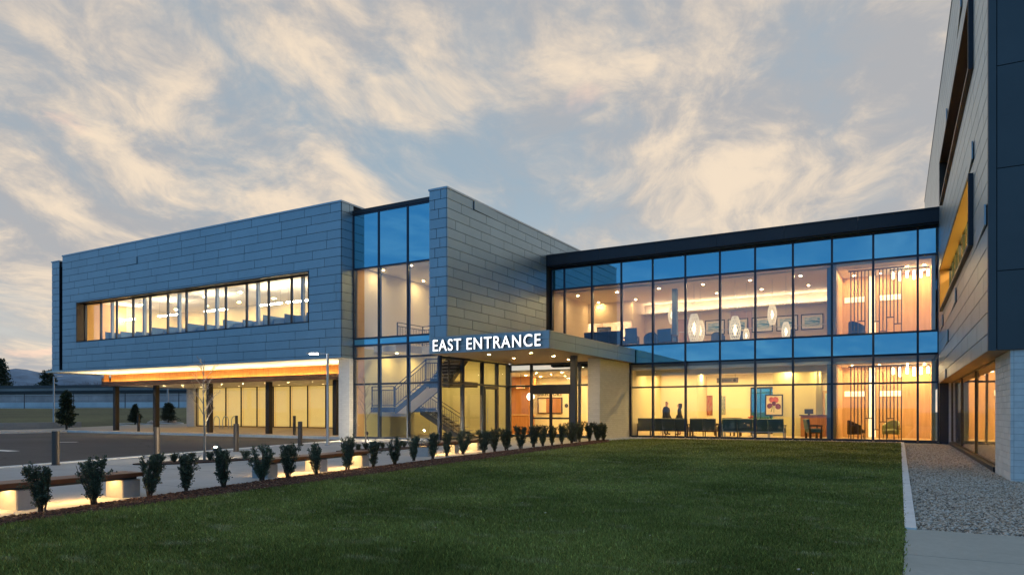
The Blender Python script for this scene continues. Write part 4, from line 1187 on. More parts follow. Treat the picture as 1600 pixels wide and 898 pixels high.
SEA = print_mat('seascape_print', [(0.3, (0.03, 0.12, 0.3)), (0.45, (0.12, 0.35, 0.6)), (0.55, (0.6, 0.7, 0.75)), (0.7, (0.1, 0.25, 0.4))], (1.5, 1, 7), 2)
def picture(name, label, x0, x1, y, z0, z1, art, mount=.1, group=None, fr=.05, mat=None):
    o = emp(name, ((x0 + x1) / 2, y, z0), label, 'picture', group)
    for a in ((x0, x1, z0, z0 + fr), (x0, x1, z1 - fr, z1), (x0, x0 + fr, z0 + fr, z1 - fr), (x1 - fr, x1, z0 + fr, z1 - fr)):
        piece('frame', a[0], a[1], y - .04, y, a[2], a[3], mat or PFRAME, o)
    piece('mount', x0 + fr, x1 - fr, y - .02, y - .005, z0 + fr, z1 - fr, PMAT, o)
    piece('print', x0 + fr + mount, x1 - fr - mount, y - .026, y - .021, z0 + fr + mount, z1 - fr - mount, art, o)
    return o
names5 = ('leftmost', 'second from left', 'middle', 'second from right', 'rightmost')
for i, px in enumerate((1117, 1153, 1191, 1230, 1269)):
    x = XY(px, 40.95)
    picture('framed_picture', '%s of five framed blue landscape pictures on the upstairs wall' % names5[i], x - .56, x + .56, 40.96, 5.72, 6.56, SEA, .13, 'five blue landscape pictures upstairs')
x = XY(944, 36.0)
picture('framed_picture', 'dark framed landscape picture leaning upstairs at the left end of the link', x - .4, x + .4, 36.0, zu + .55, zu + 1.35, print_mat('sepia_print', [(.3, (.05, .03, .02)), (.5, (.5, .4, .25)), (.7, (.15, .1, .06))], (3, 1, 5), 5), .09)
piece('picture_easel', x - .3, x + .3, 36.01, 36.3, zu, zu + .6, WOODK, lk)
def wallart(label, px0, px1, py0, py1, Y, art):
    a, b = XY(px0, Y), XY(px1, Y); d = Y / ray((px0 + px1) / 2)[1]
    z1, z0 = CAM_Z + (643 - py0) * d / FPX, CAM_Z + (643 - py1) * d / FPX
    o = emp('wall_panel_art', ((a + b) / 2, Y, z0), label, 'artwork')
    piece('panel', a, b, Y - .05, Y - .01, z0, z1, art, o)
    piece('edge', a - .015, b + .015, Y - .012, Y, z0 - .015, z1 + .015, PFRAME, o)
wallart('tall red and brown abstract panel on the ground floor wall', 1102, 1113, 618, 648, 40.99, print_mat('red_panel', [(.35, (.12, .03, .02)), (.5, (.45, .12, .06)), (.6, (.3, .2, .1))], (6, 6, 3), 1))
wallart('tall blue and white abstract panel on the ground floor wall', 1124, 1133, 619, 647, 40.99, print_mat('blue_panel', [(.35, (.05, .08, .12)), (.5, (.5, .5, .42)), (.6, (.15, .2, .22))], (6, 6, 4), 3))
# flower picture: painted petals on a cream sheet
fx0, fx1, fy = XY(1195.5, 38.09), XY(1223.5, 38.09), 38.09
d = fy / ray(1209)[1]; fz0, fz1 = CAM_Z - (649 - 643) * d / FPX, CAM_Z + (643 - 616) * d / FPX
fp = picture('framed_picture', 'large black framed picture of an iris flower on the ground floor wall', fx0, fx1, fy, fz0, fz1, pm('cream_sheet', (0.80, 0.70, 0.42), 0.7), .0, fr=.06)
def blob(cx, cz, pts, mat, y, nm='petal'):
    mb = MB(); n = len(pts); k = 20; ring = []
    for i in range(k):
        a = 2 * math.pi * i / k
        r = np.interp(a, [2 * math.pi * j / n for j in range(n + 1)], pts + [pts[0]])
        ring.append((cx + r * math.cos(a), cz + r * math.sin(a)))
    mb.yprism(ring, y - .004, y).build(nm, mat, fp)
PK, PU, GN = pm('rose_paint', (0.55, 0.12, 0.10), 0.7, var=(9, .4)), pm('plum_paint', (0.14, 0.03, 0.07), 0.7, var=(9, .4)), pm('stem_paint', (0.2, 0.26, 0.08), 0.7)
cx, cz, s = (fx0 + fx1) / 2, (fz0 + fz1) / 2 + .05, (fz1 - fz0) / 1.15
MB().yprism([(cx - .02, cz - .45 * s), (cx + .01, cz - .45 * s), (cx + .02, cz), (cx - .01, cz)], fy - .032, fy - .028).build('stem', GN, fp)
MB().yprism([(cx - .16, cz - .42 * s), (cx - .12, cz - .42 * s), (cx - .03, cz - .05), (cx - .05, cz - .03)], fy - .033, fy - .029).build('stem', GN, fp)
blob(cx - .10 * s, cz + .2 * s, [.13 * s, .15 * s, .2 * s, .14 * s, .12 * s, .1 * s], PK, fy - .030)
blob(cx + .12 * s, cz + .2 * s, [.12 * s, .16 * s, .22 * s, .16 * s, .13 * s, .12 * s], PK, fy - .034)
blob(cx - .2 * s, cz - .06 * s, [.12 * s, .12 * s, .1 * s, .16 * s, .2 * s, .14 * s], PU, fy - .036)
blob(cx + .22 * s, cz - .08 * s, [.13 * s, .1 * s, .12 * s, .14 * s, .2 * s, .2 * s], PU, fy - .038)
blob(cx, cz + .04 * s, [.1 * s, .1 * s, .12 * s, .1 * s, .12 * s, .14 * s], PU, fy - .040)

# reception counter, doorway and back window in the link; directory and desk in the lobby
o = emp('reception_counter', (-4.3, 37.6, zf), 'orange wood reception counter beside the slat room partition', 'counter')
cushion(-4.9, -3.75, 37.2, 37.8, zf, zf + 1.02, .01).build('body', WOODR, o)
piece('counter_top', -4.95, -3.7, 37.15, 37.85, zf + 1.02, zf + 1.07, WOODK, o)
tb = emp('monitor', (-4.4, 37.5, zf + 1.07), 'dark monitor on the orange reception counter in the link', 'monitor')
MB().box(-4.75, -4.35, 37.45, 37.5, zf + 1.12, zf + 1.36).build('screen', STEEL, tb); MB().box(-4.6, -4.5, 37.42, 37.55, zf + 1.07, zf + 1.12).build('foot', STEEL, tb)
dw = emp('inner_window', parent=lk)
piece('frame', -4.28, -3.25, 40.9, 40.98, zf, zf + 2.35, WOODM, dw); piece('pane', -4.15, -3.4, 40.87, 40.9, zf + .1, zf + 2.2, pm('pale_blue_pane', (0.55, 0.7, 0.75), 0.3), dw)
bw = emp('inner_window', parent=lk)
piece('frame', -8.0, -6.4, 40.9, 40.98, zf, zf + 2.6, DARK, bw)
for a in (-7.93, -7.42, -6.9): piece('pane', a, a + .46, 40.87, 40.9, zf + .1, zf + 2.5, SPAN, bw)
hs = emp('hanging_sign', (-8.9, 37.6, 2.5), 'grey wayfinding sign hanging from the ground floor ceiling', 'sign')
sx0, sx1 = XY(1120, 37.6), XY(1153.5, 37.6); d = 37.6 / ray(1136)[1]
sz1, sz0 = CAM_Z + (643 - 590) * d / FPX, CAM_Z + (643 - 597.8) * d / FPX
piece('panel', sx0, sx1, 37.58, 37.62, sz0, sz1, pm('sign_grey', (0.20, 0.18, 0.16), 0.5), hs)
for x in (sx0 + .15, sx1 - .15): MB().tube([(x, 37.6, sz1), (x, 37.6, 3.42)], .008, 5).build('hanger', STEEL, hs)
letters('REGISTRATION', sx0 + .14, sx1 - .34, 37.575, sz0 + .08, sz1 - sz0 - .16, pm('sign_letter', (0.05, 0.045, 0.04), 0.6), hs, .006, .02)
MB().lathe([(.075, -.003), (.075, .003)], n=16).build('arrow_disc', MATS['sign_letter'], hs)
_d = hs.children[-1]
for c in hs.children:
    if c.name.startswith('arrow_disc'): c.location = Vector((sx1 - .18, 37.573, (sz0 + sz1) / 2)) - off(hs); c.rotation_euler = (math.pi / 2, 0, 0)
db = emp('directory_board', (-15.6, 37.45, 1.0), 'dark framed directory board with lettering above, inside the entrance', 'notice board')
bx0, bx1 = XY(840.5, 37.48), XY(879, 37.48); d = 37.48 / ray(860)[1]
bz1, bz0 = CAM_Z + (643 - 620.5) * d / FPX, CAM_Z - (646 - 643) * d / FPX
for a in ((bx0, bx1, bz0, bz0 + .07), (bx0, bx1, bz1 - .07, bz1), (bx0, bx0 + .07, bz0 + .07, bz1 - .07), (bx1 - .07, bx1, bz0 + .07, bz1 - .07)):
    piece('frame', a[0], a[1], 37.42, 37.48, a[2], a[3], WOODK, db)
w3 = (bx1 - bx0 - .14) / 3
piece('panel', bx0 + .07, bx0 + .07 + w3 - .01, 37.45, 37.47, bz0 + .07, bz1 - .07, WALLC, db)
piece('panel', bx0 + .07 + w3, bx1 - .07, 37.45, 37.47, bz0 + .07, bz1 - .07, WOODR, db)
letters('DIRECTORY', bx0 - .02, bx1, 37.47, bz1 + .1, .19, MATS['sign_letter'], db, .02, .02)
wc = MB().lathe([(.11, -.02), (.12, 0), (.11, .02)], n=18).build('wall_clock', STEEL, label='small round dark clock on the wall beside the directory board', cat='clock')
wc.location = (XY(885, 37.46), 37.46, CAM_Z + 9.5 * d / FPX); wc.rotation_euler = (math.pi / 2, 0, 0)
o = emp('reception_desk', (-19.5, 35, .05), 'orange wood reception desk inside the entrance, left of the doors', 'desk')
cushion(-20.2, -18.75, 34.7, 35.4, .05, 1.1, .01).build('body', WOODR, o); piece('desk_top', -20.25, -18.7, 34.65, 35.45, 1.1, 1.15, WOODM, o)
gl = emp('globe_lamp', (XY(829, 35.0), 35.0, 1.15), 'round white globe lamp glowing over the reception desk', 'lamp')
gx = XY(829, 35.0)
MB().lathe([(0.02, -.22), (.13, -.18), (.2, -.08), (.22, 0), (.2, .08), (.13, .18), (.02, .22)], (gx, 35.0, 2.15), 18).build('globe', em('globe_glass', (1, .88, .65), 3.2), gl, smooth=True)
MB().tube([(gx, 35, 2.37), (gx, 35, 3.35)], .008, 5).build('cord', STEEL, gl)
es_ = emp('exit_sign', (-17.6, 33.2, 2.6), 'red lit exit sign hanging inside the entrance', 'sign')
ex0 = XY(806.5, 33.2)
piece('box', ex0, ex0 + .5, 33.2, 33.26, 2.55, 2.74, WALLW, es_)
letters('EXIT', ex0 + .08, ex0 + .42, 33.195, 2.58, .13, L_EXIT, es_, .01, .02)
MB().tube([(ex0 + .25, 33.23, 2.74), (ex0 + .25, 33.23, 3.35)], .01, 5).build('hanger', STEEL, es_)
for name, lab, x, y, z in (('exit_sign', 'red exit sign upstairs at the left end of the link', XY(890, 38.0), 38.0, 6.7),):
    e2 = emp(name, (x, y, z), lab, 'sign')
    piece('box', x - .22, x + .22, y, y + .05, z, z + .3, L_EXIT, e2)
    MB().tube([(x, y + .02, z + .3), (x, y + .02, 7.72)], .01, 5).build('hanger', STEEL, e2)

# woven basket pendants upstairs
BASKET = pm('glowing_cane', (0.85, 0.80, 0.68), 0.6, emis=((1.0, 0.80, 0.50), 0.28))  # bulb light on the weave is put into the cane as glow
def basket_mesh(h, w):
    mb = MB(); N = 14; S = 14
    for sgn in (1, -1):
        for k in range(N):
            pts = []
            for i in range(S + 1):
                t = i / S; r = w / 2 * (0.30 + 0.70 * math.sin(math.pi * (0.06 + .88 * t)) ** 0.8)
                a = 2 * math.pi * k / N + sgn * 1.9 * t
                pts.append((r * math.cos(a), r * math.sin(a), h * t))
            mb.tube(pts, 0.014, 4, cap=False)
    o = mb.build('basket', BASKET); me = o.data; bpy.data.objects.remove(o); return me
bm_ = basket_mesh(1.0, 0.42)
bulb = MB().lathe([(.01, -.3), (.07, -.2), (.10, 0), (.07, .2), (.01, .3)], n=12).build('bulb', L_BASKET, smooth=True); bulb_me = bulb.data; bpy.data.objects.remove(bulb)
blist = [(1050, 492.5, 36.6, .92, 'upstairs basket pendant furthest left, hanging high'), (1084.5, 513, 35.2, 1.45, 'large low basket pendant upstairs, left of the pictures'), (1094, 517, 37.0, 1.1, 'basket pendant upstairs partly behind the large low one'),
         (1148.5, 515, 35.2, 1.3, 'large low basket pendant upstairs in front of the second picture'), (1206.5, 491.5, 35.9, .98, 'upstairs basket pendant hanging high between the middle and fourth pictures'), (1228, 526, 35.3, .9, 'low basket pendant upstairs cut off by the window sill'), (1166, 524, 36.4, .7, 'small dark bluish basket pendant low behind the window sill')]
for px, py, Y, h, lab in blist:
    dd = Y / ray(px)[1]; x = XY(px, Y); z = CAM_Z + (643 - py) * dd / FPX - h / 2
    z = max(z, zu + .05)
    o = emp('basket_pendant', (x, Y, z), lab, 'pendant lamp', 'woven basket pendants upstairs', local=True)
    b_ = bpy.data.objects.new('basket', bm_); b_.scale = (h ** .85, h ** .85, h); link(b_, o)
    u = bpy.data.objects.new('bulb', bulb_me); u.location = (0, 0, h * .5); u.scale = (h * .8,) * 3; link(u, o)
    MB().tube([(0, 0, h * .98), (0, 0, 7.72 - z)], .008, 5).build('cord', STEELG, o)

# office desks behind the ribbon window
SCREENB = pm('cubicle_fabric', (0.30, 0.36, 0.43), 0.85, obj=0.15)
SCREENC = pm('cubicle_fabric_dark', (0.07, 0.14, 0.26), 0.85, obj=0.1)
cub_lab = ['leftmost', 'second', 'third', 'fourth', 'fifth', 'sixth', 'seventh', 'eighth', 'ninth', 'tenth', 'eleventh', 'rightmost']
for i in range(12):
    x = -45.0 + 1.62 * i
    h = (6.25, 6.2, 6.1, 6.25, 6.2, 6.3, 6.15, 6.3, 6.2, 6.35, 6.3, 6.25)[i] + .12
    o = emp('cubicle', (x, 27.2, 4.7), '%s office cubicle screen from the left behind the ribbon window' % cub_lab[i], 'cubicle', 'office cubicles')
    part('screen', [(x, x + 1.25, 27.0, 27.06, 4.72, h - .1 * (i % 2))], SCREENB, o)
    part('side_screen', [(x - .05, x, 26.3, 28.2, 4.72, h + .04)], SCREENC, o)
    part('desk', [(x + .02, x + 1.25, 26.35, 26.98, 5.4, 5.44)], WALLW, o)
    if i in (1, 5, 6, 9, 11):
        mo = emp('monitor', (x + .7, 26.75, 5.44), 'computer monitor on the %s office cubicle desk from the left' % cub_lab[i], 'monitor')
        MB().box(x + .42, x + .98, 26.72, 26.77, 5.62, 5.98).build('screen', pm('monitor_back', (0.08, 0.12, 0.25), 0.5) if 'monitor_back' not in MATS else MATS['monitor_back'], mo)
        MB().box(x + .66, x + .74, 26.74, 26.78, 5.46, 5.64).box(x + .56, x + .84, 26.66, 26.86, 5.44, 5.46).build('foot', STEEL, mo)
lamp_lab = ('leftmost', 'second', 'third', 'fourth', 'rightmost')
for i, px in enumerate((196, 263, 337, 421, 468)):
    Y = 28.6; x = XY(px, Y)
    o = emp('linear_pendant', (x, Y, 7.5), '%s linear pendant lamp from the left in the office' % lamp_lab[i], 'pendant lamp', 'linear office pendants')
    piece('lamp_body', x - 1.0, x + 1.0, Y - .07, Y + .07, 7.5, 7.56, L_LINE, o)
    for xx in (x - .9, x + .9): MB().tube([(xx, Y, 7.56), (xx, Y, 8.55)], .006, 5).build('wire', STEEL, o)

def side_table(label, loc, h=.5):
    o = emp('side_table', loc, label, 'table', local=True)
    MB().lathe([(.26, h - .03), (.27, h - .015), (.26, h)], n=20).build('table_top', WOODM, o)
    MB().tube([(0, 0, .02), (0, 0, h - .03)], .025, 8).build('stem', STEEL, o)
    MB().lathe([(.17, 0), (.17, .012), (.03, .03)], n=18).build('base', STEEL, o)
side_table('small round table between the two sofas by the ground floor glass', (-9.85 + .08, 35.6, zf))
side_table('small round table beside the striped settee', (-7.2, 37.0, zf))
o = emp('flower_vase', (-7.2, 37.0, zf + .5), 'vase of red flowers on the small table by the striped settee', 'vase', local=True)
MB().lathe([(.05, 0), (.08, .06), (.075, .14), (.035, .22), (.045, .25)], n=14).build('vase', WALLW, o, smooth=True)
_r = random.Random(3)
RED = pm('red_petal', (0.5, 0.06, 0.04), 0.6)
for i in range(9):
    a = i * .7; t = Vector((.11 * math.cos(a) * _r.uniform(.4, 1.2), .11 * math.sin(a), .36 + _r.uniform(0, .16)))
    MB().tube([(0, 0, .2), t], .005, 4).build('stalk', GN, o)
    MB().lathe([(.01, -.03), (.045, 0), (.04, .025), (.015, .035)], t, 8).build('bloom', RED, o, smooth=True)
# two people talking
SKIN = pm('skin', (0.46, 0.26, 0.17), 0.6); SUIT = pm('dark_suit', (0.022, 0.022, 0.026), 0.8); HAIR = pm('dark_hair', (0.03, 0.018, 0.012), 0.6)
SHIRT = pm('pale_shirt', (0.5, 0.47, 0.42), 0.8)
def person(label, loc, rz, woman):
    """facing local +x"""
    H = 1.68 if woman else 1.80
    k = H / 1.8; w = 0.88 if woman else 1.0
    J = {}; verts = []; rad = []; edges = []
    def v(n, p, r, parent=None, ry=None):
        J[n] = len(verts); verts.append((p[0] * k, p[1] * k, p[2] * k)); rad.append((r * k, (ry or r) * k))
        if parent: edges.append((J[parent], J[n]))
    v('pelvis', (0, 0, .95), .135, None, .15 * w)
    v('waist', (.0, 0, 1.1), .12 * w, 'pelvis', .135 * w)
    v('chest', (.01, 0, 1.3), .125 * w, 'waist', .17 * w)
    v('neck0', (.0, 0, 1.46), .075, 'chest', .12 * w)
    v('neck', (.01, 0, 1.54), .055, 'neck0')
    v('head0', (.02, 0, 1.62), .085, 'neck', .075)
    v('head1', (.015, 0, 1.71), .098, 'head0', .08)
    v('head2', (.0, 0, 1.77), .06, 'head1')
    v('nose', (.125, 0, 1.655), .018, 'head0')
    for s, n in ((1, 'l'), (-1, 'r')):
        v('sh' + n, (0, s * .19 * w, 1.42), .062, 'neck0')
        fw = .10 if (s > 0) else -.02
        v('el' + n, (-.03 + fw * .3, s * .25 * w, 1.13), .048, 'sh' + n)
        v('wr' + n, (.07 + fw, s * .22 * w, .90), .035, 'el' + n)
        v('pa' + n, (.09 + fw, s * .215 * w, .83), .032, 'wr' + n, .02)
        for q in range(4):
            dx = -.03 + .022 * q
            v('f%s%d' % (n, q), (.10 + fw + dx, s * .21 * w, .77 - .012 * (q in (1, 2))), .0095, 'pa' + n)
            v('g%s%d' % (n, q), (.105 + fw + dx, s * .20 * w, .735 - .012 * (q in (1, 2))), .008, 'f%s%d' % (n, q))
        v('th' + n, (.14 + fw, s * .205 * w, .815), .0105, 'pa' + n)
        v('ti' + n, (.155 + fw, s * .2 * w, .78), .009, 'th' + n)
        v('hip' + n, (0, s * .09, .88), .095, 'pelvis')
        v('kn' + n, (.02 + .02 * s, s * .095, .5), .06, 'hip' + n)
        v('an' + n, (-.02 + .03 * s, s * .1, .09), .04, 'kn' + n)
        v('to' + n, (.15 + .03 * s, s * .11, .035), .035, 'an' + n)
    me = bpy.data.meshes.new('person'); me.from_pydata(verts, edges, [])
    ob = bpy.data.objects.new('person_tmp', me); COL.objects.link(ob)
    sk = ob.modifiers.new('skin', 'SKIN'); 
    for i, sv in enumerate(me.skin_vertices[0].data):
        sv.radius = rad[i]; sv.use_root = (i == 0)
    sk.branch_smoothing = 0.6
    ss = ob.modifiers.new('sub', 'SUBSURF'); ss.levels = 2; ss.render_levels = 2
    bpy.context.view_layer.update()
    dg = bpy.context.evaluated_depsgraph_get()
    m2 = bpy.data.meshes.new_from_object(ob.evaluated_get(dg)); bpy.data.objects.remove(ob)
    m2.materials.clear()
    for m_ in (SKIN, SUIT, HAIR, SHIRT): m2.materials.append(m_)
    for p in m2.polygons:
        c = p.center / k
        i = 1
        if c.z > 1.5: i = 0
        if c.z > 1.50 and (c.z > 1.73 or c.x < -.02 or (c.z > 1.69 and abs(c.y) > .06)): i = 2
        if c.z < .87 and abs(c.y) > .155: i = 0
        if 1.30 < c.z < 1.52 and c.x > .09 and abs(c.y) < .05: i = 3
        if woman and c.z < .5 and c.z > .07: i = 0
        p.material_index = i; p.use_smooth = True
    o = bpy.data.objects.new('person', m2); o.location = loc; o.rotation_euler = (0, 0, rz)
    link(o); tag(o, label, 'person', 'two people talking inside the link'); OFF[o.name] = Vector((0, 0, 0))
    if woman:
        MB().lathe([(.19, .52), (.19, .6), (.185, .9), (.15, 1.06)], n=16).build('skirt', SUIT, o, smooth=True)
        MB().lathe([(.03, 1.36), (.075, 1.42), (.095, 1.52), (.1, 1.6), (.07, 1.66)], (-.055, 0, 0), 12).build('hair', HAIR, o, smooth=True)
    else:
        MB().lathe([(.21, .78), (.205, .9), (.19, 1.1), (.20, 1.3), (.16, 1.44)], n=16).build('jacket', SUIT, o, smooth=True)
    for s in (1, -1):
        MB().lathe([(.012, -.012), (.016, 0), (.012, .012)], (.105 * k, s * .035 * k, 1.665 * k), 6).build('eye', HAIR, o)
        MB().lathe([(.008, -.03), (.02, -.01), (.02, .02), (.008, .03)], (.01 * k, s * .09 * k, 1.655 * k), 6).build('ear', SKIN, o, smooth=True)
person('standing person in a dark suit, left of the pair behind the sofa, facing right', (XY(1041, 36.3), 36.3, zf), math.radians(-8), False)
person('standing person in a dark jacket, right of the pair behind the sofa, facing left', (XY(1061.5, 36.3), 36.3, zf), math.radians(180), True)
# ================================================================== planting and street furniture
LEAF = pm('shrub_leaf', (0.080, 0.108, 0.060), 0.5, var=(14, 0.45), obj=0.22, spec=0.4)
LEAFD = pm('conifer_needle', (0.035, 0.055, 0.028), 0.6, var=(6, 0.45), obj=0.1)
STEM = pm('woody_stem', (0.07, 0.05, 0.035), 0.9, var=(20, 0.3))
BARK = pm('pale_bark', (0.34, 0.29, 0.24), 0.85, var=(12, 0.3))
def leaf_cloud(points, rs, size, seed, flat=0.5, two=True):
    """one small folded leaf per point, turned outwards at random"""
    r = np.random.RandomState(seed); n = len(points)
    P = np.asarray(points); dirs = r.normal(size=(n, 3)); dirs += np.asarray(rs); dirs /= np.linalg.norm(dirs, axis=1)[:, None]
    side = np.cross(dirs, r.normal(size=(n, 3))); side /= np.linalg.norm(side, axis=1)[:, None] + 1e-9
    L = size * r.uniform(.6, 1.3, n)[:, None]; W = L * .34
    nrm = np.cross(dirs, side)
    v = np.empty((n, 4, 3))
    v[:, 0] = P; v[:, 1] = P + dirs * L * .5 + side * W + nrm * L * .08; v[:, 2] = P + dirs * L; v[:, 3] = P + dirs * L * .5 - side * W + nrm * L * .08
    return v.reshape(-1, 3), np.arange(n * 4).reshape(-1, 4)
def np_mesh(name, V, Fq, mat):
    me = bpy.data.meshes.new(name)
    n, k = Fq.shape
    me.vertices.add(len(V)); me.vertices.foreach_set('co', np.asarray(V, dtype=np.float32).ravel())
    me.loops.add(n * k); me.loops.foreach_set('vertex_index', Fq.astype(np.int32).ravel())
    me.polygons.add(n); me.polygons.foreach_set('loop_start', np.arange(0, n * k, k, dtype=np.int32)); me.polygons.foreach_set('loop_total', np.full(n, k, dtype=np.int32))
    me.materials.append(mat); me.update(calc_edges=True); me.validate()
    return me
def shrub_proto(seed, lean=0.0, wide=1.0):
    """upright yew: stems fanning from the foot, shoots clothed in small leaves; about 0.62 m tall"""
    r = random.Random(seed); st_ = MB(); pts, dr = [], []
    nst = 15
    for i in range(nst):
        a = r.uniform(0, 2 * math.pi); out = r.uniform(.05, .19) * wide; h = r.uniform(.50, .60)
        b = Vector((r.uniform(-.035, .035), r.uniform(-.035, .035), 0)); tip = Vector((math.cos(a) * out + lean * .1, math.sin(a) * out, h))
        mid = b.lerp(tip, .5) + Vector((math.cos(a), math.sin(a), 0)) * .02
        st_.tube([b, mid, tip], .007, 5, .003)
        for j in range(15):
            t = r.uniform(.10, 1.0)
            p = (b.lerp(mid, t * 2) if t < .5 else mid.lerp(tip, t * 2 - 1))
            d = Vector((r.gauss(0, .9), r.gauss(0, .9), r.uniform(.6, 2.2))).normalized(); l = r.uniform(.05, .11) * (1.1 - .35 * t)
            q = p + d * l
            st_.tube([p, q], .003, 3, .0015, cap=False)
            for m_ in range(22):
                u = r.uniform(.1, 1.08); pts.append(p.lerp(q, u) + Vector((r.gauss(0, .009), r.gauss(0, .009), r.gauss(0, .009)))); dr.append(d * .7 + Vector((0, 0, .35)))
    if r.random() < .75:                      # a stray shoot
        a = r.uniform(0, 6.28); p = Vector((.12 * math.cos(a), .12 * math.sin(a), r.uniform(.25, .45))); q = p + Vector((.18 * math.cos(a), .18 * math.sin(a), r.uniform(.0, .1)))
        st_.tube([Vector((0, 0, .15)), p, q], .005, 4, .002)
        for m_ in range(60):
            t = r.random(); pts.append(p.lerp(q, t) + Vector((r.gauss(0, .018), r.gauss(0, .018), r.gauss(0, .018)))); dr.append(Vector((math.cos(a), math.sin(a), .4)))
    V, Fq = leaf_cloud(pts, dr, .026, seed)
    o = st_.build('stem', STEM); sme = o.data; bpy.data.objects.remove(o)
    return np_mesh('foliage', V, Fq, LEAF), sme
protos = [shrub_proto(40 + i, wide=(1.0, .85, 1.15, .95, 1.05, .8, 1.2, .9, 1.1)[i]) for i in range(9)]
SHR = [(65, 801, 1.0), (148, 790, 1.0), (233, 776, .95), (290, 770, .98), (350, 763, .93), (408, 752, .95), (450, 748, .92), (495, 743, 1.0), (543, 735, .95), (583, 731, .96), (617, 727, 1.0), (646.5, 720, .92), (676.5, 717, 1.0), (698, 713, .95),
       (724, 710, 1.0), (756, 707.5, 1.02), (773, 706, .95), (791.5, 703.5, 1.05), (813, 701, 1.05), (834, 698.5, 1.0), (848, 697, 1.0), (862.5, 695.5, 1.08), (878, 693.5, 1.08), (893, 692, 1.1), (905.5, 690.5, 1.1), (921, 689.5, 1.1), (934, 689, 1.1), (943, 688.6, 1.05)]
ordn = ['first', 'second', 'third', 'fourth', 'fifth', 'sixth', 'seventh', 'eighth', 'ninth', 'tenth', 'eleventh', 'twelfth', 'thirteenth', 'fourteenth']
for i, (px, py, s) in enumerate(SHR):
    p = G(px, py); q = p + Vector((0, 0, .015))
    if i < 14: lab = '%s upright evergreen shrub of the lawn edge row, counted from the left' % ordn[i]
    else: lab = '%s upright evergreen shrub of the lawn edge row, counted from the brick pier' % ordn[27 - i]
    if i == 0: lab = 'nearest and largest evergreen shrub, far left of the lawn edge row'
    if i == 27: lab = 'last evergreen shrub of the row, beside the white brick pier'
    o = emp('evergreen_shrub', q, lab, 'shrub', 'evergreen shrubs along the lawn edge', rz=rnd.uniform(0, 6.28), local=True)
    d = (p - Vector((0, 0, 0))).length
    hpx = [75, 73, 64, 64, 61, 56, 51, 50, 50, 46, 45, 42, 39, 39, 36, 37, 33, 35, 36, 33, 33, 33, 32, 32, 30, 30, 29, 29][i]
    dep = -p.x * SN + p.y * CS
    sc = hpx * dep / FPX / .63
    fol, sme = protos[(i * 5 + 1) % 9]; wx, wy, hz, lean, lean2 = rnd.uniform(.85, 1.2), rnd.uniform(.85, 1.2), rnd.uniform(.93, 1.08), rnd.uniform(-.09, .09), rnd.uniform(-.09, .09)
    for nm, me in (('foliage', fol), ('stem', sme)):
        c = bpy.data.objects.new(nm, me); c.scale = (sc * wx, sc * wy, sc * hz); c.rotation_euler = (lean, lean2, 0); link(c, o)

# low plants in the two path islands
def island(name, c, rx, ry, rz, n, label0):
    mb = MB(); k = 22; ring = []
    for i in range(k):
        a = 2 * math.pi * i / k; r = 1 + .08 * math.sin(3 * a + 1)
        x, y = rx * r * math.cos(a), ry * r * math.sin(a)
        ring.append((c[0] + x * math.cos(rz) - y * math.sin(rz), c[1] + x * math.sin(rz) + y * math.cos(rz)))
    mb.prism(ring, -.02, .03).build(name, MULCHB, kind='structure')
    for j in range(n):
        t = (j + .5) / n * 2 - 1; x, y = rx * .8 * t, rnd.uniform(-.4, .4) * ry
        q = Vector((c[0] + x * math.cos(rz) - y * math.sin(rz), c[1] + x * math.sin(rz) + y * math.cos(rz), .03))
        o = emp('low_shrub', q, label0[j], 'shrub', 'low shrubs in the path islands', rz=rnd.uniform(0, 6.28), local=True)
        fol, sme = protos[(j * 2 + 3) % 9]
        for nm, me in (('foliage', fol), ('stem', sme)):
            c_ = bpy.data.objects.new(nm, me); c_.scale = (.75, .75, .36); link(c_, o)
I1, I2 = G(315, 721), G(598, 702)
pw = ['leftmost', 'second', 'third', 'fourth', 'fifth', 'rightmost']
island('island_bed', I1, 1.7, .5, math.radians(75), 6, ['%s low dark shrub in the island round the bare tree by the left floodlight' % w for w in pw])
island('island_bed_far', I2, 2.0, .6, math.radians(85), 5, ['%s low dark shrub in the island near the brick pier floodlight' % w for w in pw[:4] + ['rightmost']])

# benches: stained slats on concrete blocks, light strip below
def bench(label, y0, y1, xs, seg):
    o = emp('bench', (xs[0], y0, 0), label, 'bench', 'backless benches along the path', rz=math.atan2(-(xs[1] - xs[0]), y1 - y0), local=True)
    L = math.hypot(xs[1] - xs[0], y1 - y0)
    for k in range(4):
        x = -.235 + .12 * k
        MB().cbox(x, x + .108, -.06, L + .06, .305, .37, .008).build('seat_slat', WOODB, o)
    for t in seg:
        MB().cbox(-.2, .2, t * L - .02 if t == 0 else (t * L - .28 if t == 1 else t * L - .14), t * L + .28 if t == 0 else (t * L + .02 if t == 1 else t * L + .14), -.005, .265, .012).build('leg', CONC, o)
    for k in (-.14, .14):
        piece('bearer', k - .02, k + .02, .02, L - .02, .268, .304, STEEL, o)
    piece('light_strip', -.02, .02, .32, L - .32, .284, .298, L_BENCH, o)
bench('nearest wooden bench on concrete legs, cut off by the left picture edge', 3.3, 6.6, (-10.35, -10.62), (0, .5, 1))
bench('middle wooden bench on concrete legs behind the sixth to ninth shrubs', 9.6, 13.0, (-11.2, -11.6), (0, .5, 1))
bench('farthest wooden bench on concrete legs towards the entrance', 16.6, 20.2, (-12.5, -12.95), (0, .5, 1))

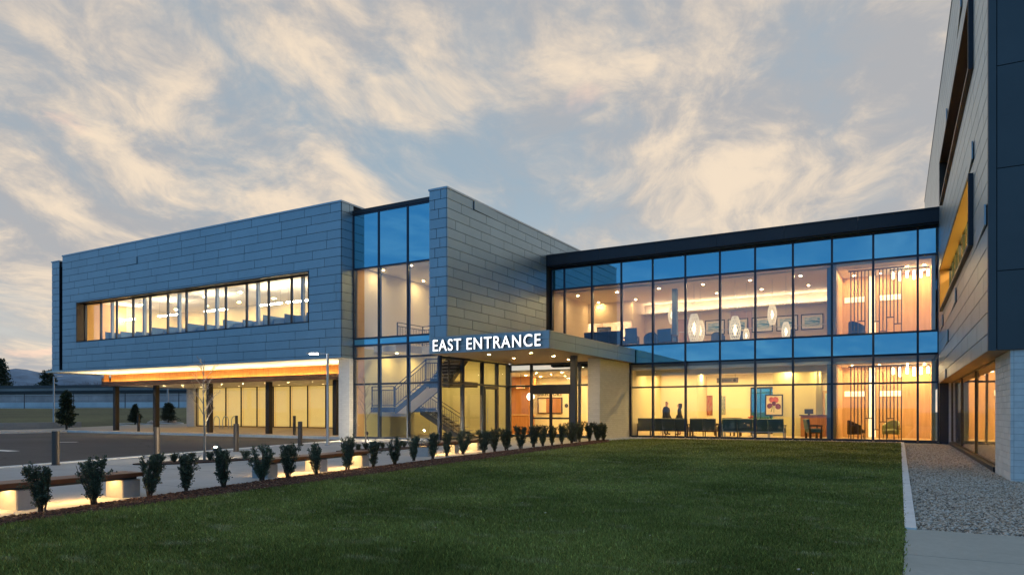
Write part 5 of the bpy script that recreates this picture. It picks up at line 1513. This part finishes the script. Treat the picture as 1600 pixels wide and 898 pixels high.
# bollards
BOLL = pm('bollard_paint', (0.085, 0.07, 0.06), 0.5, 0.3); BOLD = pm('bollard_dark', (0.04, 0.035, 0.03), 0.5, 0.2)
def bollard(label, x, y, h, r, mat, z=0.0):
    o = emp('bollard', (x, y, z), label, 'bollard', 'bollards along the drive', local=True)
    MB().lathe([(r, 0), (r, h - .012), (r - .012, h)], n=20).build('post', mat, o, smooth=True)
    MB().lathe([(r + .02, 0), (r + .02, .015), (r, .02)], n=20).build('base_ring', mat, o)
for px, py, top, lab in ((87, 726, 673, 'nearest wide brown bollard on the path, far left'), (245, 714, 667, 'second brown bollard on the path from the left'), (369, 705, 661.7, 'third brown bollard on the path, left of the street lamp'), (469, 696, 658, 'fourth brown bollard on the path, next to the street lamp')):
    p = G(px, py); dep = -p.x * SN + p.y * CS
    bollard(lab, p.x, p.y, (py - top) * dep / FPX, .085, BOLL)
for px, lab in ((216.5, 'leftmost dark bollard under the west wing'), (369.5, 'middle dark bollard under the west wing, behind the third brown bollard'), (460, 'rightmost dark bollard under the west wing')):
    bollard(lab, XY(px, 28.0), 28.0, 1.08, .08, BOLD)

# street lamps
def street_lamp(label, p, h, arm, lit, rz, r=.055):
    o = emp('street_lamp', p, label, 'street lamp', rz=rz, local=True)
    MB().lathe([(r * 2.2, 0), (r * 2.2, .03), (r * 1.1, .05), (r, .1), (r * .9, h)], n=14).build('pole', STEELG, o, smooth=True)
    MB().tube([(0, 0, h - .03), (-arm * .3, 0, h - .01), (-arm * .5, 0, h)], .025, 8).build('arm', STEELG, o)
    hd = MB(); n = 10; vs = []
    for i in range(n + 1):
        t = i / n; w = .03 + .13 * math.sin(math.pi * min(1, .15 + .8 * t)); x = -arm * .42 - arm * .75 * t
        th = .05 * math.sin(math.pi * (.15 + .8 * t))
        vs += [(x, -w, h), (x, 0, h + th + .015), (x, w, h), (x, 0, h - .012)]
    fs = [(4 * i + j, 4 * i + (j + 1) % 4, 4 * i + 4 + (j + 1) % 4, 4 * i + 4 + j) for i in range(n) for j in range(4)] + [(3, 2, 1, 0), (4 * n, 4 * n + 1, 4 * n + 2, 4 * n + 3)]
    hd.add(vs, fs).build('lamp_head', STEELG, o, smooth=True)
    if lit: piece('lens', -arm * .95, -arm * .55, -.08, .08, h - .035, h - .02, L_STREET, o)
p = G(512, 695)
street_lamp('lit street lamp with flat curved head standing by the fourth bollard', p, 3.58, .72, True, math.radians(30))
street_lamp('distant unlit street lamp behind the small conifer at far left', D(84, 62, .15), 4.25, .8, False, math.radians(200), .07)
street_lamp('distant street lamp seen between the columns of the west wing', D(262, 66, .3), 3.4, .7, False, math.radians(30), .07)

# floodlights in the islands
def floodlight(label, p, aim):
    o = emp('floodlight', p, label, 'floodlight', 'ground floodlights', local=True); o.rotation_euler = Vector(aim).to_track_quat('Z', 'Y').to_euler()
    MB().tube([(0, 0, -.3), (0, 0, .12)], .015, 6).build('stake', STEEL, o)
    MB().lathe([(.05, .12), (.075, .16), (.075, .24)], n=14).build('housing', STEEL, o, smooth=True)
    MB().lathe([(.036, .2405), (.033, .256), (.02, .268), (.004, .272)], n=14).build('lens', L_UP, o, smooth=True)
floodlight('glaring ground floodlight beside the left bare tree', G(338, 719) + Vector((0, 0, .1)), (-.25, .1, .95))
floodlight('glaring ground floodlight at the foot of the white brick pier', Vector((-20.75, 23.6, .24)), (-.62, .45, .62))

# young bare trees
def bare_tree(label, p, h, seed, lean):
    r = random.Random(seed); o = emp('bare_tree', p, label, 'tree', 'young bare trees', local=True)
    pts = [Vector((lean * t * t * .25 + .03 * math.sin(5 * t), .02 * math.sin(7 * t + 1), h * t)) for t in [i / 8 for i in range(9)]]
    MB().tube(pts, .033, 7, .006).build('trunk', BARK, o, smooth=True)
    mb = MB()
    def grow(a, d, l, rad, lev):
        e = a + d * l; m_ = a.lerp(e, .5) + Vector((r.gauss(0, .02), r.gauss(0, .02), .01 * l))
        mb.tube([a, m_, e], rad, 4, rad * .35, cap=False)
        if lev < 3:
            for _ in range(r.choice((2, 3, 3))):
                t = r.uniform(.3, .95); nd = (d + Vector((r.gauss(0, .45), r.gauss(0, .45), r.uniform(0, .4)))).normalized()
                grow(a.lerp(e, t), nd, l * r.uniform(.4, .65), rad * .55, lev + 1)
    for i in range(11):
        t = .34 + .6 * i / 11; k = int(t * 8); a = pts[k].lerp(pts[min(8, k + 1)], t * 8 - k); an = i * 2.4 + r.uniform(-.3, .3)
        grow(a, Vector((math.cos(an) * .6, math.sin(an) * .6, .8)).normalized(), h * .26 * (1.15 - t * .7), .011, 1)
    mb.build('branches', BARK, o)
bare_tree('young bare tree with pale trunk in the left path island', I1 + Vector((-.05, .1, .02)), 2.65, 5, .1)
bare_tree('young bare tree in front of the white brick pier, lit from below', Vector((-20.0, 22.6, 0)), 2.75, 9, -.1)

# conifers
def conifer(label, p, h, w, seed, n=2600, group='small conifers on the verge', size=.11, taper=1.0, trunk=None):
    r = random.Random(seed); o = emp('conifer', p, label, 'tree', group, local=True)
    MB().tube([(0, 0, 0), (0, 0, h * .5), (0, 0, h * .96)], [.028 * h, .018 * h, .004 * h], 7).build('trunk', STEM, o)
    pts, dr = [], []
    nb = 70
    for b in range(nb):
        t = (b + r.random()) / nb; z = h * (.10 + .88 * t); R = w / 2 * (1 - t ** 1.3 * taper + .03) * r.uniform(.65, 1.12); a = b * 2.399 + r.uniform(-.4, .4)
        tip = Vector((math.cos(a) * R, math.sin(a) * R, z + R * r.uniform(.05, .55)))
        base = Vector((0, 0, z))
        for q in range(int(n / nb)):
            u = r.uniform(.12, 1.0) ** .7
            pts.append(base.lerp(tip, u) + Vector((r.gauss(0, .05 * w), r.gauss(0, .05 * w), r.gauss(0, .03 * w)))); dr.append(Vector((math.cos(a), math.sin(a), .5)))
    V, Fq = leaf_cloud(pts, dr, size * h / 2.8, seed)
    c = bpy.data.objects.new('crown', np_mesh('crown', V, Fq, LEAFD)); link(c, o)
e1 = D(104, 51.5, 0.0)
conifer('small dark conifer with bushy foot at the left end of the covered pavement', e1, 2.75, 1.25, 1, 6500, size=.14, taper=.82)
conifer('small conifer seen between the two left columns', D(211, 61, .12), 1.8, 1.15, 2, 5200, size=.15)
conifer('small conifer seen between the second and third columns', D(263, 62, .25), 1.75, 1.5, 3, 5600, size=.15, taper=.7)
conifer('tall conifer cut off by the left picture edge behind the parapet', D(-3, 165, 4.5), 9.0, 6.2, 4, 5200, 'conifers behind the road', .13, .85)
conifer('rounded distant conifer above the parapet, left of the west wing', D(75, 175, 4.5), 6.8, 5.2, 6, 3200, 'conifers behind the road', .16, .7)
# leafless thicket far behind the parapet
TWIG = pm('thicket_twig', (0.13, 0.11, 0.11), 0.95)
def thicket():
    r = random.Random(4)
    for i, (px, hh) in enumerate(((34, 4.6), (48, 5.2), (104, 5.4), (118, 5.0), (134, 5.8), (150, 6.2), (160, 5.6), (118, 4.0))):
        c = D(px, 190 + 6 * (i % 3), 4.3); o = emp('leafless_tree', c, 'distant grey leafless tree behind the parapet, %s' % ('far left beside the tall conifer', 'second from the tall conifer', 'just right of the rounded conifer', 'low one under the west wing corner', 'third right of the rounded conifer', 'tallest right of the rounded conifer', 'rightmost before the cedar cove', 'small one right of the distant lamp')[i], 'tree', 'leafless trees behind the road', local=True)
        mb = MB()
        MB().tube([(0, 0, 0), (.1, 0, hh * .5)], .16, 5, .1).build('trunk', TWIG, o)
        for b in range(120):
            a = r.uniform(0, 6.28); R = r.uniform(.5, 3.2); z0 = hh * r.uniform(.15, .5); z1 = hh * r.uniform(.5, 1.0) * (1.05 - .07 * R)
            mb.tube([(0, 0, z0), (math.cos(a) * R * .6, math.sin(a) * R * .6, (z0 + z1) / 2), (math.cos(a) * R, math.sin(a) * R, z1)], .05, 3, .015, cap=False)
        mb.build('branches', TWIG, o)
thicket()

# wire fence on the verge
fe = emp('wire_fence', tuple(A0), 'wire mesh fence with dark posts at the top of the grass verge', 'fence')
k = 16
for i in range(k):
    q = A0 + fd * (-18 + 8.6 * i)
    MB().tube([q + Vector((0, 0, -.3)), q + Vector((0, 0, 2.1))], .06, 6).build('post', STEEL, fe)
for h in (.15, 1.0, 1.95):
    MB().tube([A0 + fd * -18 + Vector((0, 0, h)), A0 + fd * 111 + Vector((0, 0, h))], .016, 4).build('wire', STEEL, fe)
lw = emp('low_wall', (-57.4, 24, 0), 'low concrete retaining wall at the left edge of the court', 'wall')
for i in range(9):
    y = 1.0 + 3.4 * i
    piece('wall_block', -57.5 - .03 * i, -57.1 - .03 * i, y, y + 3.38, -.1, .50, CONC, lw)
# planting ring, boulders
ROCK = pm('boulder_stone', (0.46, 0.34, 0.26), 0.9, var=(2.5, 0.25), bump=(5, 0.5, 0.05))
def boulder(label, p, s, seed):
    bm = bmesh.new(); bmesh.ops.create_icosphere(bm, subdivisions=3, radius=1.0)
    for v in bm.verts:
        q = v.co + Vector((seed, 0, 0)); v.co *= 1 + .28 * mnoise.noise(q * 1.1) + .08 * mnoise.noise(q * 3.3)
        v.co.x *= s; v.co.y *= s * .75; v.co.z = v.co.z * s * .62 + s * .3
    me = bpy.data.meshes.new('boulder'); bm.to_mesh(me); bm.free(); me.materials.append(ROCK)
    for f in me.polygons: f.use_smooth = True
    o = bpy.data.objects.new('boulder', me); o.location = p; link(o); tag(o, label, 'boulder', 'boulders on the verge')
boulder('larger tan boulder beside the second column', D(263, 63.5, .02), .85, 2); boulder('smaller tan boulder beside the second column', D(237, 64, .02), .5, 5); boulder('low boulder at the foot of the verge', D(248, 67, .05), .3, 9)
def ring(label, c, r):
    o = MB().tube([(r * math.cos(a), r * math.sin(a), .05 + .10 * -math.cos(a - .4)) for a in [2 * math.pi * i / 24 for i in range(25)]], .05, 6).build('planting_ring', CONCK, label=label, cat='edging', group='pale planting rings'); o.location = c
ring('pale planting ring round the conifer between the two left columns', D(211, 61, .15), 1.6); ring('pale planting ring round the conifer right of the second column', D(263, 62, .3), 1.2)
# bicycle hoops
for i, px in enumerate((338.5, 352.5, 366.5)):
    x = XY(px, 32.6)
    pts = [(-.3, 0, 0)] + [(.3 * -math.cos(math.pi * t / 10), 0, .56 + .3 * math.sin(math.pi * t / 10)) for t in range(11)] + [(.3, 0, 0)]
    o = emp('bicycle_rack', (x, 32.6, .13), '%s of three steel bicycle hoops in front of the shaded glass wall' % ('leftmost', 'middle', 'rightmost')[i], 'bicycle rack', 'bicycle hoops', local=True)
    MB().tube(pts, .025, 8).build('hoop', STEELG, o, smooth=True)
    for sx in (-.3, .3): MB().lathe([(.06, 0), (.06, .012)], (sx, 0, 0), 10).build('foot_plate', STEELG, o)

# ------------------------------------------------------------------ uncountable stuff: grass, mulch, gravel
def in_poly(x, y, poly):
    ins = np.zeros(len(x), bool); n = len(poly); j = n - 1
    for i in range(n):
        xi, yi, xj, yj = *poly[i], *poly[j]
        c = ((yi > y) != (yj > y)) & (x < (xj - xi) * (y - yi) / (yj - yi + 1e-12) + xi)
        ins ^= c; j = i
    return ins
def grass(n, seed):
    r = np.random.RandomState(seed)
    u = r.rand(n * 2); rad = 3.6 * (34.0 / 3.6) ** u; th = r.uniform(math.radians(-86), math.radians(22), n * 2) 
    # bearing from the camera's place; th measured from +Y towards +X
    x, y = np.sin(th) * rad, np.cos(th) * rad
    k = in_poly(x, y, [(p[0], p[1]) for p in LAWN_POLY]); x, y, rad = x[k][:n], y[k][:n], rad[k][:n]; n = len(x)
    x = x + r.normal(0, .018, n); y = y + r.normal(0, .018, n)
    h = r.uniform(.018, .042, n) * (1 + .25 * np.sin(x * 1.3 + y * .7) * np.sin(y * .9)); w = (.0035 + .0009 * rad) * r.uniform(.7, 1.3, n)
    a = r.uniform(0, 2 * math.pi, n); lx, ly = np.cos(a) * h * r.uniform(.2, .9, n), np.sin(a) * h * r.uniform(.2, .9, n)
    b = r.uniform(0, 2 * math.pi, n); wx, wy = np.cos(b) * w / 2, np.sin(b) * w / 2
    z = np.full(n, .012)
    V = np.empty((n, 3, 3), np.float32)
    V[:, 0] = np.stack([x - wx, y - wy, z], 1); V[:, 1] = np.stack([x + wx, y + wy, z], 1); V[:, 2] = np.stack([x + lx, y + ly, z + h], 1)
    me = bpy.data.meshes.new('grass')
    me.vertices.add(n * 3); me.vertices.foreach_set('co', V.ravel())
    me.loops.add(n * 3); me.loops.foreach_set('vertex_index', np.arange(n * 3, dtype=np.int32))
    me.polygons.add(n); me.polygons.foreach_set('loop_start', np.arange(0, n * 3, 3, dtype=np.int32)); me.polygons.foreach_set('loop_total', np.full(n, 3, np.int32))
    at = me.attributes.new('shade', 'FLOAT', 'POINT'); s = r.uniform(.9, 2.4, n)
    s[r.rand(n) < .03] = 4.0
    at.data.foreach_set('value', np.repeat(s, 3).astype(np.float32))
    me.materials.append(BLADE); me.update(calc_edges=True)
    o = bpy.data.objects.new('grass', me); link(o); tag(o, 'short dark green mown grass of the lawn', 'grass', kind='stuff')
grass(620000, 5)
def scatter(name, poly_xy, n, size, mat, label, z, seed, flat, cat, near=4.0):
    """n small irregular solids (8 corners each) lying on the bed"""
    r = np.random.RandomState(seed)
    P = np.array([(p[0], p[1]) for p in poly_xy]); lo, hi = P.min(0), P.max(0)
    X = r.rand(n * 14, 2) * (hi - lo) + lo
    X = X[in_poly(X[:, 0], X[:, 1], [tuple(p) for p in P])][:n]; n = len(X)
    base = np.array([(1, 0, 0), (-1, 0, 0), (0, 1, 0), (0, -1, 0), (0, 0, 1), (0, 0, -1)], float)
    F8 = np.array([(0, 2, 4), (2, 1, 4), (1, 3, 4), (3, 0, 4), (2, 0, 5), (1, 2, 5), (3, 1, 5), (0, 3, 5)])
    s = size * r.uniform(.55, 1.5, n); sc = np.stack([s * r.uniform(.7, 1.5, n), s * r.uniform(.6, 1.0, n), s * flat * r.uniform(.6, 1.2, n)], 1)
    V = base[None] * r.uniform(.75, 1.25, (n, 6, 3)) + r.normal(0, .12, (n, 6, 3)); V *= sc[:, None]
    a = r.uniform(0, 6.28, n); t = r.normal(0, .35, n)
    ct, stt = np.cos(t), np.sin(t); y_ = V[..., 1] * ct[:, None] - V[..., 2] * stt[:, None]; z_ = V[..., 1] * stt[:, None] + V[..., 2] * ct[:, None]
    ca, sa = np.cos(a), np.sin(a); x2 = V[..., 0] * ca[:, None] - y_ * sa[:, None]; y2 = V[..., 0] * sa[:, None] + y_ * ca[:, None]
    W = np.stack([x2 + X[:, :1], y2 + X[:, 1:], z_ + z + r.uniform(0, size * .35, n)[:, None]], -1).reshape(-1, 3)
    Fa = (F8[None] + (np.arange(n) * 6)[:, None, None]).reshape(-1, 3)
    me = np_mesh(name, W, Fa, mat)
    at = me.attributes.new('shade', 'FLOAT', 'POINT'); at.data.foreach_set('value', np.repeat(r.uniform(0, 1, n), 6).astype(np.float32))
    o = bpy.data.objects.new(name, me); link(o); return tag(o, label, cat, kind='stuff')
def stone_mat(name, stops):
    m, n, l = new_mat(name); b = n['Principled BSDF']; b.inputs['Roughness'].default_value = .8
    a = n.new('ShaderNodeAttribute'); a.attribute_name = 'shade'; rp = n.new('ShaderNodeValToRGB'); rp.color_ramp.interpolation = 'LINEAR'
    l.new(a.outputs['Fac'], rp.inputs[0]); els = rp.color_ramp.elements
    while len(els) < len(stops): els.new(.5)
    for e, (p_, c) in zip(els, stops): e.position = p_; e.color = (*c, 1)
    l.new(rp.outputs[0], b.inputs['Base Color']); return m
STONE = stone_mat('river_gravel', [(0, (.15, .12, .10)), (.25, (.40, .31, .22)), (.55, (.56, .47, .37)), (.8, (.70, .63, .54)), (1, (.52, .36, .23))])
CHIP = stone_mat('bark_chip', [(0, (.035, .015, .01)), (.4, (.10, .036, .02)), (.8, (.17, .065, .035)), (.96, (.22, .10, .05)), (1, (.42, .30, .19))])
scatter('gravel', [(0.02, 8.97), (2.3, 8.97), (2.0, 16.2), (1.5, 17.8), (1.2, 34.0), (-.4, 34.0)], 60000, .0175, STONE, 'grey and tan river gravel between the lawn edging and the right wing', -.022, 3, .62, 'gravel')
scatter('gravel_strip', [(-12.5, 33.4), (-.5, 33.4), (-.5, 33.95), (-12.5, 33.95)], 3500, .035, STONE, 'pale gravel strip along the foot of the link', .0, 4, .6, 'gravel')
scatter('gravel_corner', [(-12.55, 30.3), (-12.0, 30.0), (-11.2, 33.4), (-12.55, 33.4)], 1200, .04, stone_mat('white_gravel', [(0, (.4, .4, .4)), (1, (.75, .75, .72))]), 'white gravel at the foot of the white brick pier by the lawn', .012, 6, .6, 'gravel')
scatter('mulch', BED_OUT + BED_IN[::-1], 24000, .02, CHIP, 'red brown bark mulch under the shrub row', .022, 8, .35, 'mulch')
scatter('leaf_litter', [(-9.5, 3.5), (-12.0, 29), (-.6, 32), (-.15, 3.5)], 420, .011, stone_mat('dry_leaf', [(0, (.30, .22, .10)), (1, (.62, .55, .40))]), 'scattered pale fallen leaves and bits on the lawn', .05, 12, .2, 'leaf litter')
scatter('mulch_litter', [(p[0] + .12, p[1]) for p in BED_IN] + [(p[0] - .05, p[1]) for p in BED_IN[::-1]], 1600, .016, CHIP, 'stray bark chips along the lawn edge', .025, 9, .35, 'mulch')
MB().poly([(-12.55, 33.36), (-.5, 33.36), (-.5, 34.0), (-12.55, 34.0)], -.004).build('gravel_strip_bed', GRAVB, kind='structure')
